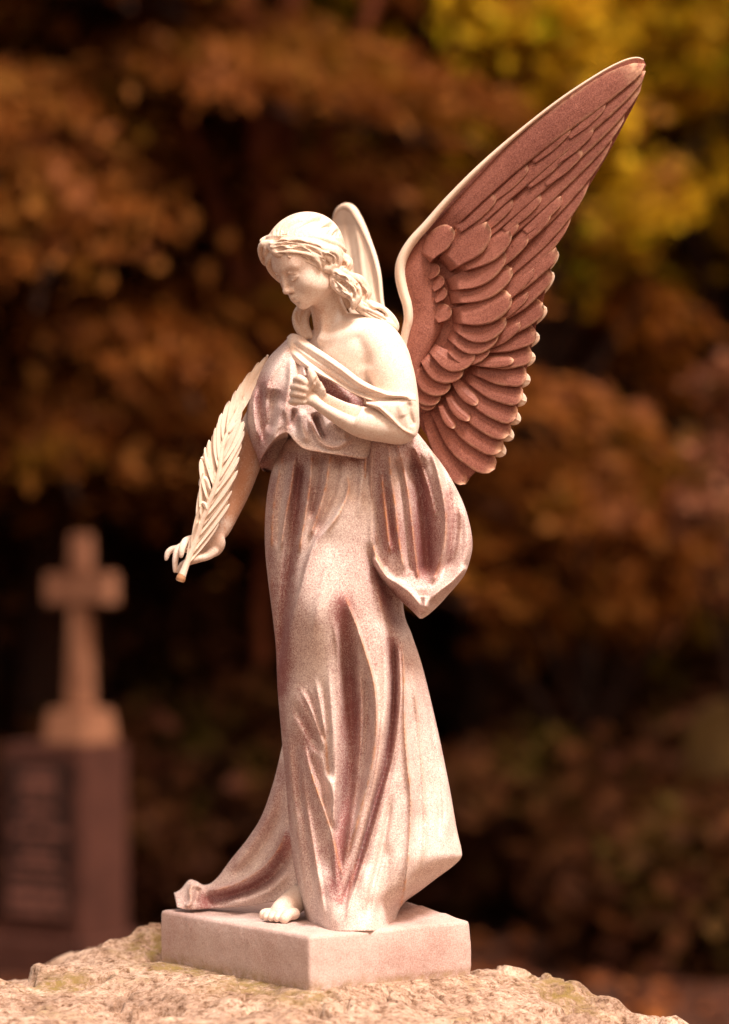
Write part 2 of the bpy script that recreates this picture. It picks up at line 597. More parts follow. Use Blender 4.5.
def hell(S, c, r, k=4, sub=False, tilt=None):
    M = HM if tilt is None else tilt
    S.ell(HP(*c), np.array(r) * HS, k * HS, M, sub)


def hcap(S, a, b, ra, rb, k=3, sub=False):
    S.cap(HP(*a), HP(*b), ra * HS, rb * HS, k * HS, sub)


# --- bare skin: head, neck, chest, arms and hands in one continuous surface
B = SDF((160, -100, 205), (428, 90, 585), 0.95)
# trunk
B.ell((345, 8, 378), (58, 36, 62), 6, BODY_M)
B.ell((352, -2, 350), (48, 30, 34), 14, BODY_M)
B.cap((372, -20, 345), (322, 32, 352), 24, 18, 14)
# neck
B.chain([(321, -4, 284, 17), (327, 0, 305, 16.5), (334, 6, 330, 19.5), (338, 8, 345, 23)], 7)
B.cap((326, -10, 302), (322, -18, 338), 2.4, 1.2, 9)      # neck tendon
B.cap((322, -16, 340), (356, -36, 336), 1.6, 1.8, 10)      # collar bone
# skull and face
hell(B, (0, -6, 12), (35, 43, 36), 6)
hell(B, (0, 10, -8), (29, 29.5, 38), 9)
hell(B, (0, 9, 18), (29, 29, 20), 8)
hell(B, (0, 22, -32.5), (15, 15, 12), 8)
hell(B, (0, 32.5, -38), (7.5, 7, 6.5), 7)
for sx in (-1, 1):
    hell(B, (14.5 * sx, 22, -14), (12.5, 13.5, 15), 8)
    hell(B, (17 * sx, 4, -26), (11, 18, 13), 9)
    hcap(B, (5 * sx, 36.6, 12.0), (18 * sx, 30.5, 12.0), 2.0, 1.6, 9)
    hell(B, (12.2 * sx, 43.8, 2.2), (7.4, 7.4, 6.0), 7, sub=True)
    hell(B, (11.8 * sx, 31.0, 2.2), (8.2, 7.8, 6.8), 1.5)
    hcap(B, (4.8 * sx, 36.8, -0.6), (12 * sx, 38.9, -2.8), 1.1, 1.4, 1.0)
    hcap(B, (12 * sx, 38.9, -2.8), (19 * sx, 33.8, -0.6), 1.4, 1.0, 1.0)
    hcap(B, (5.0 * sx, 37.2, 5.6), (12 * sx, 38.6, 7.6), 0.9, 1.1, 1.0)
    hcap(B, (12 * sx, 38.6, 7.6), (19 * sx, 33.2, 5.6), 1.1, 0.8, 1.0)
    hell(B, (4.6 * sx, 41.0, -13.8), (3.2, 4.4, 2.9), 2.5)
    hell(B, (2.8 * sx, 44.6, -17.0), (1.3, 1.9, 1.1), 0.8, sub=True)
hcap(B, (0, 37.6, 8), (0, 45.6, -11.0), 2.7, 3.5, 4)
hell(B, (0, 46.4, -12.4), (3.9, 3.7, 3.4), 3)
hell(B, (0, 36.5, -26), (11, 6.0, 9), 6)
hcap(B, (-6.0, 40.8, -23.4), (0, 43.6, -22.2), 1.5, 2.0, 1.6)
hcap(B, (6.0, 40.8, -23.4), (0, 43.6, -22.2), 1.5, 2.0, 1.6)
hcap(B, (-4.6, 40.8, -27.0), (4.6, 40.8, -27.0), 2.1, 2.1, 2.0)
hcap(B, (-7.2, 41.3, -24.8), (7.2, 41.3, -24.8), 0.6, 0.6, 0.8, sub=True)
hell(B, (0, 42.5, -32.0), (6, 3, 2.2), 3, sub=True)
# ear
hell(B, (30, -7, -3), (5, 8, 12), 3)
hell(B, (35, -5, -2), (3, 4.5, 7), 2, sub=True)
hell(B, (32, -3, -14), (3.4, 4, 5), 2)
# left arm across the chest
B.chain([(379, -25, 351, 25.5), (391, -39, 375, 23), (398, -46, 405, 20.5), (399, -50, 424, 19)], 8)
B.chain([(399, -51, 425, 19.5), (384, -56, 425.0, 17.0), (364, -62, 422.5, 15.6), (345, -67, 415.5, 12.6), (330, -70, 407, 10.4), (321, -71, 401.5, 9.6)], 4)
# left hand gathering the cloth
B.ell((311.5, -74, 392.5), (13.5, 6.5, 13.5), 4, np.array([[0.80, 0.25, 0.55], [-0.2, -0.96, 0.15], [-0.55, 0.1, 0.83]]))
B.chain([(318.5, -77, 391, 5.6), (315, -80, 382, 4.3), (312, -79.5, 374.5, 3.8), (310, -77.5, 369.5, 2.7)], 2.2, step=3)
for (k, a, b, e, r) in (((305.5, -78, 383), (299.5, -78.5, 378.5), (296.2, -72, 380.5), (299, -62, 384), 3.7),
                        ((304.5, -78, 388.5), (297, -76.5, 386), (293.4, -70, 387.5), (297, -60, 391), 3.6),
                        ((303.5, -76.5, 395), (296, -74.5, 393.5), (292.6, -68, 394.5), (297, -58, 398), 3.5),
                        ((303.5, -74, 401.5), (295, -72, 401), (291.4, -65, 402), (296, -57, 404), 3.2)):
    B.chain([(*k, r + .5), (*a, r), (*b, r - .3), (*e, r - .9)], 1.4, step=3)
# roots of the wings on the shoulder blades
B.chain([(362, 14, 362, 24), (388, 30, 366, 17), (406, 40, 366, 8)], 6)
B.chain([(340, 24, 348, 22), (368, 48, 346, 15), (388, 70, 340, 8)], 6)
# right arm reaching down
B.chain([(303, 32, 362, 19), (276, 36, 398, 18), (252, 34, 438, 17)], 6)
B.chain([(252, 33, 438, 17.5), (246, 30, 462, 15.0), (238, 27, 488, 12.8), (229, 23, 512, 10.2), (221, 20, 530, 8.8)], 4)
B.ell((213, 17, 545), (11, 6.5, 14), 4, np.array([[0.83, 0.2, 0.52], [-0.2, -0.95, 0.2], [-0.52, 0.1, 0.85]]))
B.chain([(213, 12, 552, 5.0), (206, 8, 556.5, 3.9), (199, 5, 558.0, 3.6), (193.5, 4, 560, 2.6)], 2.0, step=3)     # thumb
B.chain([(206, 22, 541, 4.4), (194, 14, 538.5, 3.4), (185.5, 6, 541.5, 3.5), (182, 1, 549, 2.9), (181, 0, 556, 2.3)], 1.6, step=3)
B.chain([(205, 26, 546, 4.2), (190, 20, 544, 3.3), (179, 14, 548, 3.3), (175.5, 10, 558, 2.8), (175, 9, 571, 2.0)], 1.6, step=3)
B.chain([(206, 29, 551, 4.0), (190, 30, 550, 3.1), (176, 28, 548.5, 3.1), (168.5, 26, 552, 2.7), (166.2, 25, 559, 2.0)], 1.6, step=3)
B.chain([(207, 29, 556, 4.0), (194, 34, 560, 3.5), (184, 34, 564, 3.2), (178, 33, 571, 2.5)], 1.6, step=3)
FACE_ST = [([(312, 384), (335, 396), (362, 408)], 10, -16.0, 'g', 0, .05),
           ([(285.5, 273.5), (291, 276.2), (297.5, 274.6)], 1.0, -0.7, 'g'),
           ([(273.5, 275.0), (276.5, 277.2), (279.5, 276)], 0.8, -0.5, 'g'),
           ([(352, 330), (362, 350), (366, 372)], 7, -3.0, 'g'),       # fold between chest and arm
           ([(313, 392), (306, 386)], 1.2, -0.6, 'g'), ([(313, 397), (305, 394)], 1.2, -0.6, 'g')]
body = sdf_object("body", B, M_SKIN, statue, FACE_ST, it=1, spray=[([(250, 440), (243, 472), (231, 508)], 13, 1.0), ([(222, 528), (216, 545)], 9, .5), ([(322, 312), (316, 326)], 9, .45)])  # forearm, hand and neck darkened to paint in their shade

# bare foot
FT = SDF((240, -45, 885), (325, 70, 935), 0.9)


def on_plinth(u, d):
    """v of the plinth's top face seen at depth d"""
    p = 306.0 * 2500.0 / (2500.0 + d)
    return 615.0 + p


FD = np.array([-0.47, -0.883])
toe = np.array([277.0, 0.0])
heel = toe - FD * 54
FT.chain([(heel[0] + 4, heel[1] + 5, on_plinth(0, heel[1]) - 22, 13), (heel[0] - 8, heel[1] - 10, on_plinth(0, 30) - 16, 12.5),
          (toe[0] + 6, toe[1] + 12, on_plinth(0, toe[1]) - 10, 12.0), (toe[0] + 2, toe[1] + 4, on_plinth(0, toe[1]) - 7, 9.0)], 4)
FT.ell((toe[0] + 4, toe[1] + 8, on_plinth(0, toe[1]) - 5), (17, 12, 6.5), 5, np.array([[0.883, -0.47, 0], [-0.47, -0.883, 0], [0, 0, -1]]))
side = np.array([0.883, -0.47])
for i, (o, ln, r) in enumerate(((-17, 2.0, 3.2), (-10.5, 5.0, 3.5), (-3.0, 7.0, 3.7), (5.0, 8.0, 3.9), (14.0, 8.0, 5.0))):
    b0 = toe + side * o * 0.9
    t0 = b0 + FD * ln
    FT.chain([(b0[0] + 6, b0[1] + 8, on_plinth(0, b0[1]) - 8, r + 1), (b0[0], b0[1], on_plinth(0, b0[1]) - 7, r + .3), (t0[0], t0[1], on_plinth(0, t0[1]) - 3.6, r)], 1.5, step=3)
foot = sdf_object("foot", FT, M_SKIN, statue, (), it=1)

# --- hair: cap under a headband, rolled waves and loose curls
HR = SDF((250, -75, 200), (412, 75, 350), 0.85)
HAIRC = np.array([304.0, -6.0, 251.0])
HAIR_M = HM
HAIR_R = np.array([38.0, 43.0, 38.0])


def cap_d(u, v, off=0.0):
    """depth of the viewer's side of the hair cap at (u, v)"""
    # solve |M (x - c)| / r = 1 along d
    q0 = HAIR_M @ (np.array([u, 0, v]) - np.array([HAIRC[0], 0, HAIRC[2]])) / (HAIR_R + off)
    q1 = HAIR_M @ np.array([0, 1.0, 0]) / (HAIR_R + off)
    a = q1 @ q1; b = 2 * q0 @ q1; c = q0 @ q0 - 1
    disc = b * b - 4 * a * c
    if disc < 0: return HAIRC[1] - b / (2 * a)
    return HAIRC[1] + (-b - math.sqrt(disc)) / (2 * a)


HR.ell(HAIRC, HAIR_R, 3, HAIR_M)
HR.ell((318, 12, 262), (30, 28, 32), 8)


def lock(pts, off=0.0, k=1.2):
    HR.chain([(u, (cap_d(u, v, off) if dd is None else dd), v, r) for (u, v, dd, r) in pts], k, step=3)


# keep the face free of the cap
HR.ell(HP(-4, 42, -6), np.array([37, 30, 34]) * HS, 4, HM, sub=True)
# headband
lock([(261.5, 241, None, 2.2), (268, 238, None, 2.6), (280, 236, None, 2.6), (296, 236, None, 2.6), (312, 237, None, 2.6), (326, 240, None, 2.4), (338, 245, None, 2.2), (345, 250, None, 2.0)], -1.1, 1.5)
# rolled front waves, parted in the middle
lock([(268, 243, None, 3.2), (276, 246, None, 5.0), (288, 243.5, None, 5.2), (301, 243.5, None, 5.4), (313, 247, None, 5.6), (322, 253, None, 5.6), (329, 261, None, 4.5)], 1.5)
lock([(270, 247, None, 3.0), (278, 252.5, None, 4.6), (290, 252, None, 4.8), (303, 253, None, 5.0), (314, 256.5, None, 4.6), (322, 263, None, 3.5)], 2.0)
lock([(277, 254, None, 2.5), (287, 257.5, None, 3.4), (299, 259.5, None, 3.6), (310, 261.5, None, 3.4), (318, 267, None, 3.0), (323, 276, None, 2.2)], 1.0)
lock([(282, 240, None, 2.4), (296, 239.8, None, 2.8), (310, 241.5, None, 3.0), (324, 246.5, None, 3.2), (332, 252, None, 3.2)], 0.5)
# the far side of the parting
lock([(269, 243, None, 3.0), (263.5, 244, -26, 3.6), (261.0, 249, -20, 3.4), (262.0, 256, -14, 3.2), (263.5, 261, -8, 2.6), (265.5, 264.5, -4, 1.8)], 1.0)
lock([(270, 244, None, 3.0), (266.5, 248, -28, 2.6), (266, 254, -22, 2.4), (267.5, 260, -14, 1.8)], 1.0)
# knot above the ear
lock([(323, 250, None, 4), (330, 252, None, 7.5), (334, 259, None, 8.6), (330, 267, None, 7.0), (325, 268, None, 4.5)], 2.0)
lock([(336, 251, None, 5), (341, 259, -12, 6.0), (340, 267, -16, 5.0)], 1.0)
lock([(338, 258, -20, 4), (345, 259, -18, 5.2), (348, 265, -18, 5.0), (344, 270, -20, 4.0), (338, 269, -24, 3.6)], 0)
lock([(335, 268, -30, 4), (341, 271, -30, 4.0), (347, 274, -26, 3.6)], 0)
# loose curls on the shoulder
lock([(333, 270, -34, 3.4), (339, 276, -36, 4.8), (348, 281, -36, 5.4), (355, 288, -36, 5.2), (357.5, 297, -36, 4.4), (355, 305, -36, 2.6)], 0)
lock([(332, 276, -32, 3.0), (335, 284, -34, 4.6), (342, 290, -36, 5.2), (350, 294, -37, 5.0), (354, 301, -37, 3.8), (353, 308, -36, 2.2)], 0)
lock([(341, 273, -26, 3.4), (350, 277, -24, 4.8), (359, 280, -20, 5.0), (364, 286, -18, 4.8), (368, 293, -18, 3.8), (365, 298, -20, 2.8)], 0)
lock([(352, 283, -18, 4.0), (358, 292, -16, 5.0), (362, 301, -16, 5.0), (370, 305, -16, 4.8), (380, 309, -14, 4.6), (390, 317, -12, 4.2), (396, 325, -10, 3.0), (396, 331, -10, 2.0)], 0)
lock([(352, 294, -24, 4.0), (358, 304, -24, 5.0), (368, 312, -22, 5.2), (379, 318, -20, 5.0), (389, 323, -18, 4.0), (395, 328, -16, 2.6)], 0)
lock([(345, 280, -6, 8.0), (353, 294, 0, 8.0), (363, 306, 6, 8.0), (376, 316, 6, 6.0)], 0)
lock([(338, 282, -8, 7.0), (343, 294, 0, 7.0), (347, 304, 2, 5.0)], 0)
# curl behind the far side of the neck
lock([(309, 303, 12, 4.5), (301, 309, 12, 5.0), (297, 318, 12, 4.8), (299, 328, 10, 4.4), (305, 337, 8, 3.6)], 0)
lock([(312, 306, 10, 4.0), (306, 315, 12, 3.6), (306, 326, 10, 3.4), (311, 337, 8, 3.2)], 0)


def wavy(pts, off, amp=1.1, waves=3.0, ph=0.0):
    """thin tendril that snakes over the larger locks"""
    p = smooth_path([(a, b, r, (dd if dd is not None else cap_d(a, b, off))) for (a, b, dd, r) in pts], 3.0)
    t = np.linspace(0, 1, len(p))
    tg = np.gradient(p[:, :2], axis=0); tg /= np.linalg.norm(tg, axis=1)[:, None] + 1e-9
    w = amp * np.sin(2 * math.pi * waves * t + ph)
    q = [(p[i, 0] - tg[i, 1] * w[i], p[i, 3] - 0.6 * math.cos(2 * math.pi * waves * t[i] + ph), p[i, 1] + tg[i, 0] * w[i], p[i, 2]) for i in range(len(p))]
    HR.chain(q, 0.8, step=3)


wavy([(270, 243.5, None, 1.4), (284, 241.5, None, 1.8), (300, 241.5, None, 1.9), (316, 246, None, 1.9), (327, 253, None, 1.5)], 5.5, 1.0, 3.5)
wavy([(271, 246, None, 1.4), (284, 247.5, None, 1.9), (300, 247.5, None, 2.0), (314, 252, None, 2.0), (325, 260, None, 1.5)], 6.0, 1.2, 3.0, 1.0)
wavy([(275, 251, None, 1.4), (288, 255, None, 1.8), (303, 256, None, 1.8), (316, 261, None, 1.6), (322, 268, None, 1.2)], 5.0, 1.0, 3.0, 2.0)
wavy([(324, 252, None, 1.4), (333, 254, None, 1.8), (338, 260, None, 1.8), (334, 268, None, 1.4)], 8.0, 0.8, 1.5)
wavy([(336, 272, -41, 1.6), (346, 279, -42, 1.9), (354, 287, -42, 1.9), (356, 299, -40, 1.4)], 0, 1.3, 2.5)
wavy([(334, 279, -38, 1.5), (341, 289, -41, 1.8), (350, 296, -42, 1.6), (353, 305, -40, 1.2)], 0, 1.2, 2.0, 1.0)
wavy([(346, 275, -29, 1.5), (357, 280, -25, 1.8), (364, 288, -23, 1.6), (367, 295, -23, 1.2)], 0, 1.0, 2.0)
wavy([(358, 294, -21, 1.6), (368, 304, -21, 1.9), (382, 310, -19, 1.8), (393, 320, -15, 1.3)], 0, 1.3, 2.5, 0.5)
wavy([(343, 258, -22, 1.5), (348, 263, -23, 1.8), (345, 270, -24, 1.4)], 0, 0.8, 1.5)
HAIR_ST = []
hrnd = random.Random(3)
for k in range(22):               # combed strands over the crown, above the band
    u0 = 264 + k * 3.6 + hrnd.uniform(-1.2, 1.2)
    v0 = 236 + 0.0022 * max(0, u0 - 305) ** 2
    L_ = hrnd.uniform(0.75, 1.1)
    HAIR_ST.append(([(u0, v0), (u0 - 1 + 0.25 * k, v0 - 8 * L_), (u0 + 5 + 0.5 * k, v0 - 16 * L_), (u0 + 15 + .5 * k, v0 - 23 * L_)], hrnd.uniform(0.9, 1.5), -hrnd.uniform(2.2, 4.2), 'g', 0, .1))
for p in ([(273, 248.5), (288, 246.5), (302, 248), (315, 252.5), (322, 257)], [(276, 254), (290, 254.5), (304, 256), (315, 260)], [(270, 241.5), (284, 240.8), (298, 241)],
          [(322, 258), (327, 262), (330, 266)], [(333, 273), (343, 278), (350, 284)], [(339, 282), (347, 287), (351, 294)], [(334, 280), (339, 287), (347, 292)], [(365, 310), (377, 315), (388, 321)], [(358, 283), (362, 286)], [(272, 246), (284, 244), (300, 245), (314, 250), (324, 258)], [(274, 251), (286, 249), (301, 250), (314, 254)],
          [(280, 256), (294, 257), (308, 259.5), (316, 264)], [(286, 241.5), (302, 242.5), (318, 246.5), (328, 252)],
          [(326, 254), (333, 258), (333, 265)], [(329, 252), (337, 257), (337, 266)], [(342, 262), (346, 266), (342, 269)],
          [(337, 279), (347, 284), (353, 292), (354, 301)], [(342, 276), (351, 282), (357.5, 290), (359, 298)], [(336, 287), (343, 293), (350, 299)],
          [(356, 283), (363, 289), (366, 294)], [(362, 304), (372, 308), (384, 314), (393, 323)], [(360, 309), (370, 315), (383, 321)],
          [(262, 247), (262, 256), (266, 263)], [(297, 312), (297.5, 320), (301, 324)]):
    HAIR_ST.append((p, 1.0, -2.3, 'g', 0, .12))
hair = sdf_object("hair", HR, M_HAIR, statue, HAIR_ST, it=1)

# --- skirt
sk_l = curve_v([(290, 436), (281, 450), (272, 470), (267, 495), (265, 520), (265, 548), (268, 580), (273, 620), (276, 650), (277.5, 688), (281, 730),
                (285, 775), (288, 815), (292, 855), (299, 890), (306, 918), (309, 930)])
sk_r = curve_v([(392, 436), (398, 460), (402, 520), (402, 570), (404, 612), (412, 635), (422, 665), (432, 705), (441, 745), (450, 790),
                (457, 830), (461.5, 850), (461, 858), (452, 867), (437, 878), (420, 891), (405, 902), (398.5, 912), (397, 920), (397, 931)])
sk_dc = curve_v([(15, 436), (18, 520), (25, 640), (34, 760), (40, 860), (40, 930)])
sk_tf = curve_v([(46, 436), (56, 500), (60, 560), (64, 640), (70, 740), (84, 850), (106, 930)])
sk_tb = curve_v([(40, 436), (46, 520), (52, 640), (60, 800), (62, 930)])
SK_ST = [
    # pleats under the waist
    ([(283.5, 452), (277, 485), (272.5, 515), (271.5, 552)], 2.2, 5.5, 'g', 0.8, .12),
    ([(289, 452), (284, 485), (279, 515), (277, 550)], 2.4, -5.0, 'g', 0, .12),
    ([(295.6, 452), (290.5, 490), (285, 520), (280, 552)], 2.3, 6.5, 'g', 0.5, .12),
    ([(302, 452), (299, 482), (294.5, 515), (288, 570), (283, 625), (280.5, 672)], 5.0, -13.0, 'g', 0, .12),
    ([(312, 450), (310, 482), (305.5, 515), (298, 556)], 2.3, 7.0, 'g', 0.8, .12),
    ([(331, 450), (326, 485), (318.6, 512), (309, 540)], 2.4, 6.5, 'g', 0.9, .12),
    ([(321, 452), (317, 482), (310, 520)], 3.4, -6.5, 'g', 0, .15),
    ([(340, 452), (336, 480), (328, 505), (314, 534)], 3.6, -6.5, 'g', 0, .15),
    ([(355, 448), (356, 475), (352, 505)], 4, -4.0, 'g'),
    ([(363, 448), (362, 480), (358, 520)], 3.0, 3.0, 'g'),
    ([(346, 470), (348, 492), (332, 523.6), (314, 546), (299, 596), (284, 652), (279, 690)], 13.0, 4.5, 'L', 0.0),
    ([(346, 470), (348.5, 490), (338, 515), (324, 533)], 2.4, 1.6, 'g', 0.9),
    # lit thigh and knee
    ([(338, 535), (325, 575), (309, 640), (297, 690)], 30.0, 8.5, 'g', 0, .5),
    ([(297, 672), (294, 700), (300, 750)], 13.0, 4.0, 'g', 0, .4),
    # long crease from the thigh down
    ([(341, 580), (347, 600), (355, 622), (364, 648), (372, 675), (376, 702), (376, 735), (372, 765), (366, 790), (356, 828), (345, 866)], 7.0, 6.5, 'R', 0.9, .15),
    ([(341, 600), (347, 632), (349, 665), (351, 706), (352, 750), (349, 793), (340, 835), (334, 870)], 10.0, -12.0, 'g', 0, .3),
    ([(333, 615), (338, 650), (340, 700), (341, 730)], 3.0, 1.8, 'g'),
    ([(363, 655), (368, 700), (366, 745), (360, 785), (350, 830)], 5.0, -5.0, 'g'),
    ([(391, 628), (393.5, 660), (393.5, 706), (387, 763), (378, 795), (365, 840), (352, 882), (340, 915)], 5.0, -10.0, 'g', 0, .12),
    ([(382, 620), (386, 660), (386, 706), (381, 745)], 5.0, 2.5, 'g'),
    ([(395.5, 628), (399.5, 660), (400, 700), (396, 739), (387, 780), (376, 820), (363, 862), (353, 893), (346, 920)], 6.0, 4.5, 'R', 0.2, .15),
    ([(402, 640), (404, 684), (404.5, 728), (407, 763), (410.5, 797), (409, 846), (405, 883), (400, 915), (398, 945)], 4.0, 5.0, 's', 0.9, .06),
    ([(414, 690), (420, 750), (424, 800), (420, 850)], 9.0, -4.5, 'g'),
    ([(433, 720), (441, 770), (447, 820), (446, 850)], 7.0, 3.0, 'g'),
    ([(452, 795), (459, 838), (461, 852)], 3.0, 2.0, 'g', 0.6),
    # creases behind the knee
    ([(296, 684), (309, 704), (321, 736), (327, 762)], 2.4, 1.9, 'g', 0.2, .35),
    ([(314, 672), (320, 704), (325, 738), (328, 770)], 2.2, 1.8, 'g', 0.2, .35),
    ([(328, 660), (331, 700), (332, 745), (331, 790)], 2.8, 1.8, 'g', 0, .35),
    ([(305, 686), (315, 712), (324, 745)], 3.0, -1.8, 'g', 0, .35),
    ([(321, 676), (327, 710), (330, 750)], 2.4, -1.5, 'g', 0, .35),
    ([(289, 696), (300, 716), (312, 736), (323, 760)], 4.2, -2.6, 'g', 0, .3),
    ([(321, 722), (326, 748), (329, 784)], 3.2, -2.4, 'g', 1.0, .3),
    # long fine folds falling to the hem
    ([(288, 720), (292, 780), (300, 850), (310, 915)], 3.0, 2.3, 'g', 0.2, .2),
    ([(295, 735), (302, 800), (311, 868), (319, 930)], 3.6, -3.2, 'g', 0, .2),
    ([(300, 760), (309, 820), (319, 880), (326, 930)], 2.6, 2.2, 'g', 0.3, .2),
    ([(334, 700), (336, 760), (333, 830), (338, 900)], 3.0, 2.3, 'g', 0, .2),
    ([(357, 640), (361, 700), (358, 770), (348, 840), (341, 890)], 2.6, 2.5, 'g', 0.2, .2),
    ([(383, 700), (378, 760), (366, 820), (352, 880), (346, 930)], 2.2, 2.2, 'g', 0.3, .2),
    ([(392, 790), (384, 840), (372, 890), (366, 930)], 3.4, -3.2, 'g', 0, .2),
    ([(411, 650), (418, 720), (424, 790), (424, 850), (416, 885)], 2.6, 2.2, 'g', 0.3, .2),
    ([(424, 680), (433, 740), (440, 800), (439, 850)], 3.2, -2.6, 'g', 0, .2),
    ([(270, 560), (274, 620), (278, 680)], 2.4, 1.6, 'g', 0.2, .2),
    ([(331, 540), (322, 590), (310, 650)], 5.0, 1.2, 'g', 0, .3),
    ([(374, 480), (372, 540), (380, 600), (388, 650)], 3.5, 1.8, 'g', 0.2, .2),
    ([(303, 738), (313, 778), (324, 809), (334, 842), (344, 884)], 6.5, 3.6, 'R', 0.9, .25),
    ([(312, 752), (322, 782), (331, 812)], 4.0, -4.0, 'g'),
    ([(326, 770), (333, 796), (335, 832)], 4.0, 3.6, 'g'),
    ([(283.5, 750), (286, 785), (291, 822), (297, 856)], 2.4, -2.4, 'g'),
    ([(300, 800), (308, 850), (318, 900)], 9.0, 3.5, 'g'),
    ([(322, 860), (328, 900), (334, 935)], 9.0, 1.6, 'g'),
    ([(362, 862), (370, 900), (374, 938)], 8.0, 1.8, 'g'),
    ([(388, 840), (386, 880), (383, 920)], 6.0, -2.5, 'g'),
    # shade side folds under the mantle
    ([(368, 540), (378, 575), (392, 600), (400, 640)], 7.0, -6.0, 'g'),
]


def hem_v(U, V, D):
    lim = on_plinth(U, D) + 3.5 + 1.3 * np.sin(U * 0.16) * (D < 0)
    return np.where(V > lim, lim, V)


SK_ST = SK_ST[:10] + gain(SK_ST[10:], 2.0)
SK_SP = [([(299, 470), (292, 540), (285, 620), (281, 690)], 10, .85), ([(306, 478), (314, 505), (318, 535)], 8, .5), ([(343, 605), (349, 680), (351, 750), (345, 830), (334, 890)], 12, .9),  # mauve paint along the folds, plus painted shade below the mantle
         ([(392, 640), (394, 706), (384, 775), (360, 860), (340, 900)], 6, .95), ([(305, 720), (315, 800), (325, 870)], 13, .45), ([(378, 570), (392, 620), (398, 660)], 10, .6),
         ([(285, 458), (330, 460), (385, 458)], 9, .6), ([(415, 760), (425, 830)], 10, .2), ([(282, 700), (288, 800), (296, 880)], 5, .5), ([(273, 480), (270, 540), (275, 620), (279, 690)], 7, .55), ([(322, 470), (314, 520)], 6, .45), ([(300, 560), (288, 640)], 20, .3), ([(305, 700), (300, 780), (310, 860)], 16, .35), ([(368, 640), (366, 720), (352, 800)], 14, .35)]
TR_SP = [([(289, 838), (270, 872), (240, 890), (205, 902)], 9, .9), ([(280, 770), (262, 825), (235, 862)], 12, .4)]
BO_SP = [([(262, 385), (262, 420), (262, 460)], 13, .75), ([(283, 395), (285, 430)], 12, .5), ([(318, 384), (335, 394), (358, 405)], 12, .95), ([(300, 420), (350, 450)], 12, .35)]  # mauve paint, plus painted shade in the gap between band and forearm
MA_SP = [([(414, 455), (423, 500), (426, 568)], 13, .9), ([(376, 446), (382, 490), (395, 545)], 11, .6), ([(449, 495), (450, 560)], 5, .5), ([(370, 448), (400, 446), (430, 452)], 14, .6), ([(392, 594), (412, 610)], 6, .5)]  # mauve paint, plus painted shadow of the arm near the top
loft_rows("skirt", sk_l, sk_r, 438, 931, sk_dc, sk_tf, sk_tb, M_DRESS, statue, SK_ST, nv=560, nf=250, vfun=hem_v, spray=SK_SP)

# train sweeping back over the left end of the plinth
TR_A = [(283, 742), (274, 780), (262, 815), (248, 838), (232, 858), (216, 879), (205, 885), (196, 881), (189, 880), (181, 889), (174, 893)]
TR_B = [(296, 800), (303, 845), (306, 882), (294, 896), (272, 902), (246, 906), (228, 907.5), (212, 908.5), (198, 909.5), (186, 909.5), (177, 907)]
TR_ST = [([(287, 826), (279, 848), (262, 868), (240, 882), (220, 889), (205, 891)], 9.0, 8.0, 'L', 0.5, .12),
         ([(289, 842), (280, 866), (262, 883), (238, 893), (214, 898), (196, 900)], 6.5, -6.5, 'g', 0, .15),
         ([(290, 868), (274, 886), (250, 898), (222, 904)], 5.0, 4.5, 'g', 0, .2),
         ([(281, 770), (270, 812), (250, 846), (228, 874)], 5.0, 3.0, 'g'),
         ([(283, 800), (272, 832), (250, 862), (228, 881)], 4.5, -3.5, 'g'),
         ([(194, 883), (190, 890), (191, 901), (186, 908)], 2.6, 3.5, 'g', 0.5, .1), ([(199, 886), (197, 896), (195, 905)], 3.0, -4.0, 'g')]
TR_ST = gain(TR_ST, 2.1)
loft_path("skirt_train", TR_A, TR_B, lambda t: 52 + 62 * sstep(t), lambda t: 18 + 72 * sstep(t), 7, 16, M_DRESS, statue, TR_ST, nt=220, nc=110, spray=TR_SP)

